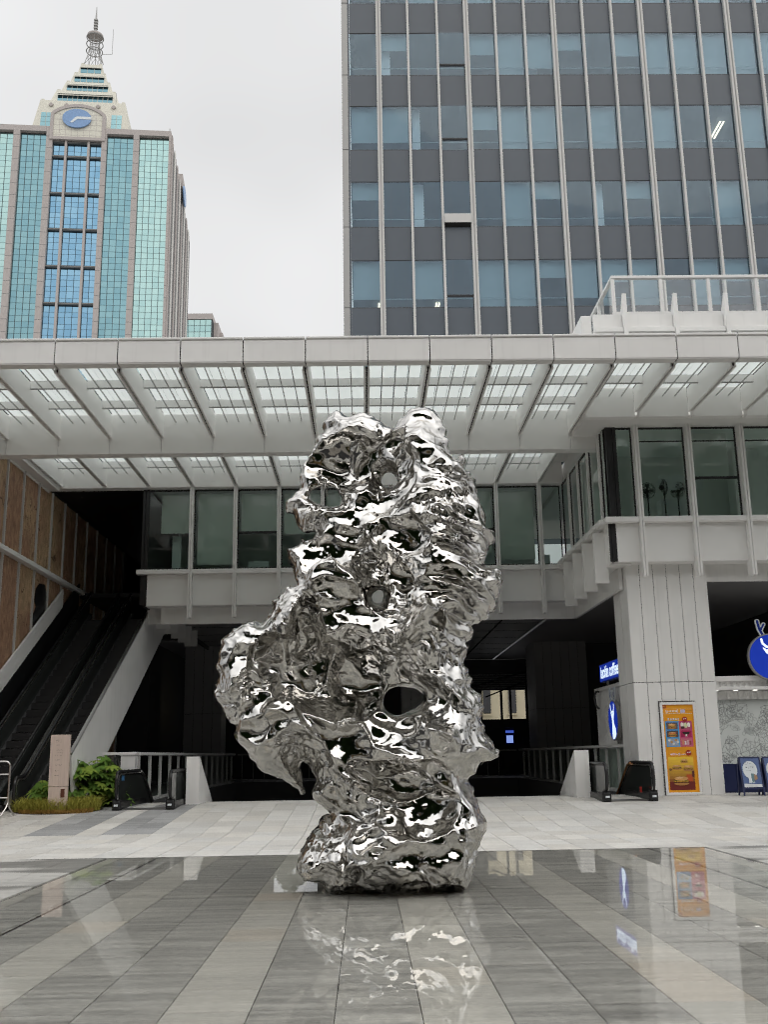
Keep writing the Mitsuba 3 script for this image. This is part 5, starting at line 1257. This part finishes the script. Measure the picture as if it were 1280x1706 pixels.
def shrub(label, x, y, h, sp, n, seed):
    r = random.Random(seed); t = thing('leafy_shrub', label, 'shrub', None)
    stems, leaves, pale = [], [], []
    for i in range(9):
        a = r.uniform(0, 6.28); rr = r.uniform(.1, .9) * sp
        stems.append(tube([(x + r.uniform(-.1, .1), y + r.uniform(-.1, .1), Z1 - .02), (x + rr*.5*math.cos(a), y + rr*.5*math.sin(a), Z1 + h*.5), (x + rr*math.cos(a), y + rr*math.sin(a), Z1 + h*r.uniform(.7, .98))], [.016, .012, .007], 5))
    for i in range(n):
        a = r.uniform(0, 6.28); rr = sp * math.sqrt(r.random()); q = r.uniform(.25, 1.0)
        zz = Z1 + h * (q - .25 * (rr/sp)**2) + r.uniform(-.05, .05)
        v, f = palm_leaf(r.uniform(.20, .36))
        m = moved((v, f), (0, 0, 0), rx=r.uniform(-.45, .45), ry=r.uniform(.0, .8), rz=a + r.uniform(-.6, .6))
        m = (m[0] + [x + rr*math.cos(a), y + rr*math.sin(a), max(zz, Z1 + .12)], m[1])
        (pale if r.random() < .3 else leaves).append(m)
    part(t, 'stem', join(*stems), 'm_bark')
    part(t, 'foliage', join(*leaves), 'm_leaf'); part(t, 'young_foliage', join(*pale), 'm_leafpale')
shrub('glossy big-leaved shrub right behind the totem', -7.35, 27.5, 1.25, .46, 62, 1)
shrub('glossy big-leaved shrub midway between the totem and the planter boxes', -6.95, 27.75, 1.30, .46, 62, 2)
shrub('low big-leaved shrub in front of the slatted planter box', -6.62, 27.9, .95, .38, 46, 3)
shrub('small dark shrub at the left of the totem', -8.05, 27.0, .75, .30, 34, 6)
def blades(n, seed, area, h0, h1):
    r = random.Random(seed); vs, fs = [], []
    for i in range(n):
        while True:
            x, y = r.uniform(area[0], area[1]), r.uniform(area[2], area[3])
            cx, cy = (area[0] + area[1])/2, (area[2] + area[3])/2
            if ((x-cx)/(area[1]-area[0])*2)**2 + ((y-cy)/(area[3]-area[2])*2)**2 < 1: break
        a = r.uniform(0, 6.28); h = r.uniform(h0, h1); b = h * r.uniform(.25, .8); w = r.uniform(.006, .011)
        z = zr(y) - .02; n0 = len(vs); px, py = -math.sin(a)*w, math.cos(a)*w
        for q, ww in ((0, 1), (.55, .8), (1, .1)):
            X, Y_, Zq = x + b*q*q*math.cos(a), y + b*q*q*math.sin(a), z + h*(q - .28*q*q)
            vs += [[X+px*ww, Y_+py*ww, Zq], [X-px*ww, Y_-py*ww, Zq]]
        fs += [[n0, n0+1, n0+3], [n0, n0+3, n0+2], [n0+2, n0+3, n0+5], [n0+2, n0+5, n0+4]]
    return (np.array(vs), np.array(fs))
struct('ornamental_grass', blades(3400, 1, (-8.75, -6.62, 26.15, 27.35), .24, .56), 'm_grass', kind='stuff', label='clumps of yellow-green ornamental grass round the totem')
struct('ground_cover', blades(2600, 2, (-8.5, -6.7, 26.0, 26.75), .07, .20), 'm_grassrust', kind='stuff', label='low rust-coloured ground cover along the plaza edge')
bd = [(-7.68 + 1.08*math.cos(a), 26.9 + .95*math.sin(a)) for a in np.linspace(0, 6.28, 30)[:-1]]
struct('planting_bed', (lambda m: (np.asarray(m[0]) + [0, 0, 0], m[1]))((np.array([[x, y, zr(y) + .012] for x, y in bd] + [[-7.68, 26.9, zr(26.9) + .03]]), np.array([[i, (i+1) % 29, 29] for i in range(29)]))), 'm_soil')
# ---------------------------------------------------------------- street at the far end of the passage
yb_ = thing('street_building', 'pale yellow building with dark windows seen through the far end of the passage', 'building')
scene['m_yellow'] = prin((.56, .50, .36), .8, .2)
part(yb_, 'wall', box(5.2, 22, 84, 92, Z1, 13), 'm_yellow')
for i in range(4):
    for j in range(3):
        w = part(yb_, 'window', box(7.4 + 2.05*i, 8.0 + 2.05*i, 83.9, 83.98, 4.6 + 3*j, 6.6 + 3*j), 'm_dark')
        put(w + '__sill', box(7.3 + 2.05*i, 8.1 + 2.05*i, 83.8, 83.99, 4.45 + 3*j, 4.55 + 3*j), 'm_yellow')
ss = thing('small_lit_sign', 'small blue and white lit notice glowing in the dark passage', 'sign')
part(ss, 'box', box(7.55, 8.02, 57.0, 57.1, 1.95, 2.85), 'm_bluesign')
k = part(ss, 'white_panel', box(7.60, 7.97, 56.98, 56.995, 2.02, 2.42), 'm_board'); emit(k, rgb(.07, .10, .22))
k = part(ss, 'blue_header', box(7.56, 8.01, 56.98, 56.995, 2.55, 2.68), 'm_bluesign'); emit(k, rgb(.015, .03, .14))
# ---------------------------------------------------------------- trees
def leaf_cloud(r, n, R, squash, size):
    """Leaf faces gathered in clumps through the volume of a crown of radius R."""
    cl = []
    while len(cl) < 46:
        p = np.array([r.uniform(-1, 1) for _ in range(3)])
        if .25 < np.linalg.norm(p) < 1: cl.append((p * R * [1, 1, squash], R * r.uniform(.16, .34)))
    rs = np.random.RandomState(r.randint(0, 9999))
    idx = rs.randint(0, len(cl), n)
    c = np.array([q[0] for q in cl])[idx]; cr = np.array([q[1] for q in cl])[idx]
    d = rs.normal(size=(n, 3)); d /= np.linalg.norm(d, axis=1, keepdims=True)
    c = c + d * (cr * rs.uniform(.3, 1, n) ** .5)[:, None]
    a = rs.normal(size=(n, 3)); a[:, 2] *= .6; a /= np.linalg.norm(a, axis=1, keepdims=True)
    b = np.cross(a, rs.normal(size=(n, 3))); b /= np.linalg.norm(b, axis=1, keepdims=True)
    s = size * rs.uniform(.6, 1.3, n)[:, None]
    v = np.stack([c - a*s, c + b*s*.45, c + a*s, c - b*s*.45], 1).reshape(-1, 3)
    k = np.arange(n)[:, None] * 4
    return (v, np.vstack([k + [0, 1, 2], k + [0, 2, 3]]))
rt = random.Random(31)
KINDS = []
for i in range(3):
    cr = leaf_cloud(rt, 12000, 3.6, 1.05, .22)
    tr = [tube([(0, 0, -.3), (.1*i, .1, 2.5), (.1, -.1*i, 5.5)], [.24, .19, .12], 8)]
    for q in range(7):
        a = rt.uniform(0, 6.28); tr.append(tube([(0, 0, 3.2 + .3*q), (1.1*math.cos(a), 1.1*math.sin(a), 5.0 + .3*q), (2.4*math.cos(a), 2.4*math.sin(a), 6.6 + .35*q)], [.10, .07, .03], 5))
    KINDS.append((mikit.ply((cr[0] + [0, 0, 7.2], cr[1]), 'm_leafdark'), mikit.ply(join(*tr), 'm_bark')))
def tree(label, x, y, z, s, rz, kind, group):
    t = thing('street_tree', label, 'tree', group)
    M = T().translate([x, y, z]).rotate([0, 0, 1], rz).scale(s)
    scene[t + '__crown'] = {**KINDS[kind][0], 'to_world': M}
    scene[t + '__trunk'] = {**KINDS[kind][1], 'to_world': M}
i = 0
for x in np.arange(-38, 40, 5.6):
    for row, y in ((0, -15.0), (1, -20.5)):
        tree('dark leafy street tree facing the plaza and mirrored in the sculpture', x + rt.uniform(-1, 1) + 2.8*row, y + rt.uniform(-.8, .8), 0, rt.uniform(1.35, 1.6) * (1.5 if row else 1), rt.uniform(0, 360), i % 3, 'trees along the street facing the plaza'); i += 1
for x, y in ((-26, -6), (-27, 1), (-28, 9), (29, -6), (30, 2), (31, 10)):
    tree('dark leafy tree at the side of the plaza beyond the picture', x, y, 0, 1.1, 40*x, i % 3, 'trees at the sides of the plaza'); i += 1
for x, y in ((-4.6, 74), (-7.5, 78), (-1.5, 80)):
    tree('leafy tree on the street beyond the passage', x, y, Z1, .62, 40*x, i % 3, 'trees beyond the passage'); i += 1
hd = thing('timber_planter_wall', 'long ochre wall added unseen for the gold band in the reflections', 'wall')
for i in range(26): part(hd, 'board', box(-39 + 3*i, -36.02 + 3*i, -13.2, -12.8, 0, 2.6), 'm_tan')  # unseen wall, added to give the rock its gold-brown reflections
rsn = np.random.RandomState(77)
n_ = 26000
c_ = np.stack([rsn.uniform(-34, 34, n_), rsn.uniform(-12.4, -4.0, n_), rsn.uniform(0, 1, n_) ** .6 * .95], 1)
c_[:, 2] *= .75 + .5 * meshkit.noise(c_ * [.5, .5, 0], 3)
c_ = c_[np.abs(c_[:, 0]) > 1.2]; n_ = len(c_)
a_ = rsn.normal(size=(n_, 3)); a_ /= np.linalg.norm(a_, axis=1, keepdims=True); b_ = np.cross(a_, rsn.normal(size=(n_, 3))); b_ /= np.linalg.norm(b_, axis=1, keepdims=True)
s_ = rsn.uniform(.12, .24, n_)[:, None]
k_ = np.arange(n_)[:, None] * 4
struct('shrubbery', (np.stack([c_ - a_*s_, c_ + b_*s_*.5, c_ + a_*s_, c_ - b_*s_*.5], 1).reshape(-1, 3), np.vstack([k_ + [0, 1, 2], k_ + [0, 2, 3]])), 'm_leafdark', kind='stuff', label='low dark planting added unseen to darken the ground in the reflections')  # unseen planting, added to darken the ground mirrored in the rock
struct('planting_ground', boxes([(-34, -1.3, -12.5, -3.9, -.05, .06), (1.3, 34, -12.5, -3.9, -.05, .06)]), 'm_soil')  # dark soil under the added planting, there for the reflections too
struct('street', box(-120, 120, -46, -28, -.09, -.02), 'm_dark')
for i, (x, w, h, y, lab) in enumerate(((-46, 34, 58, -78, 'broad dark tower added unseen far left to darken the reflections'), (4, 26, 74, -92, 'tallest dark tower added unseen straight across to darken the reflections'), (-12, 14, 30, -70, 'low dark block added unseen left of the tallest tower to darken the reflections'), (44, 32, 52, -80, 'dark tower added unseen far right to darken the reflections'))):
    b = thing('opposite_building', lab, 'building')  # unseen towers, added dark and tall to cover bright sky in the reflections
    part(b, 'wall', box(x - w/2, x + w/2, y - 14, y, 0, h), 'm_midgrey')
    for q in range(int(h // 4)): part(b, 'window_band', box(x - w/2 + 1, x + w/2 - 1, y + .02, y + .2, 1.4 + 4*q, 3.9 + 4*q), 'm_dark')
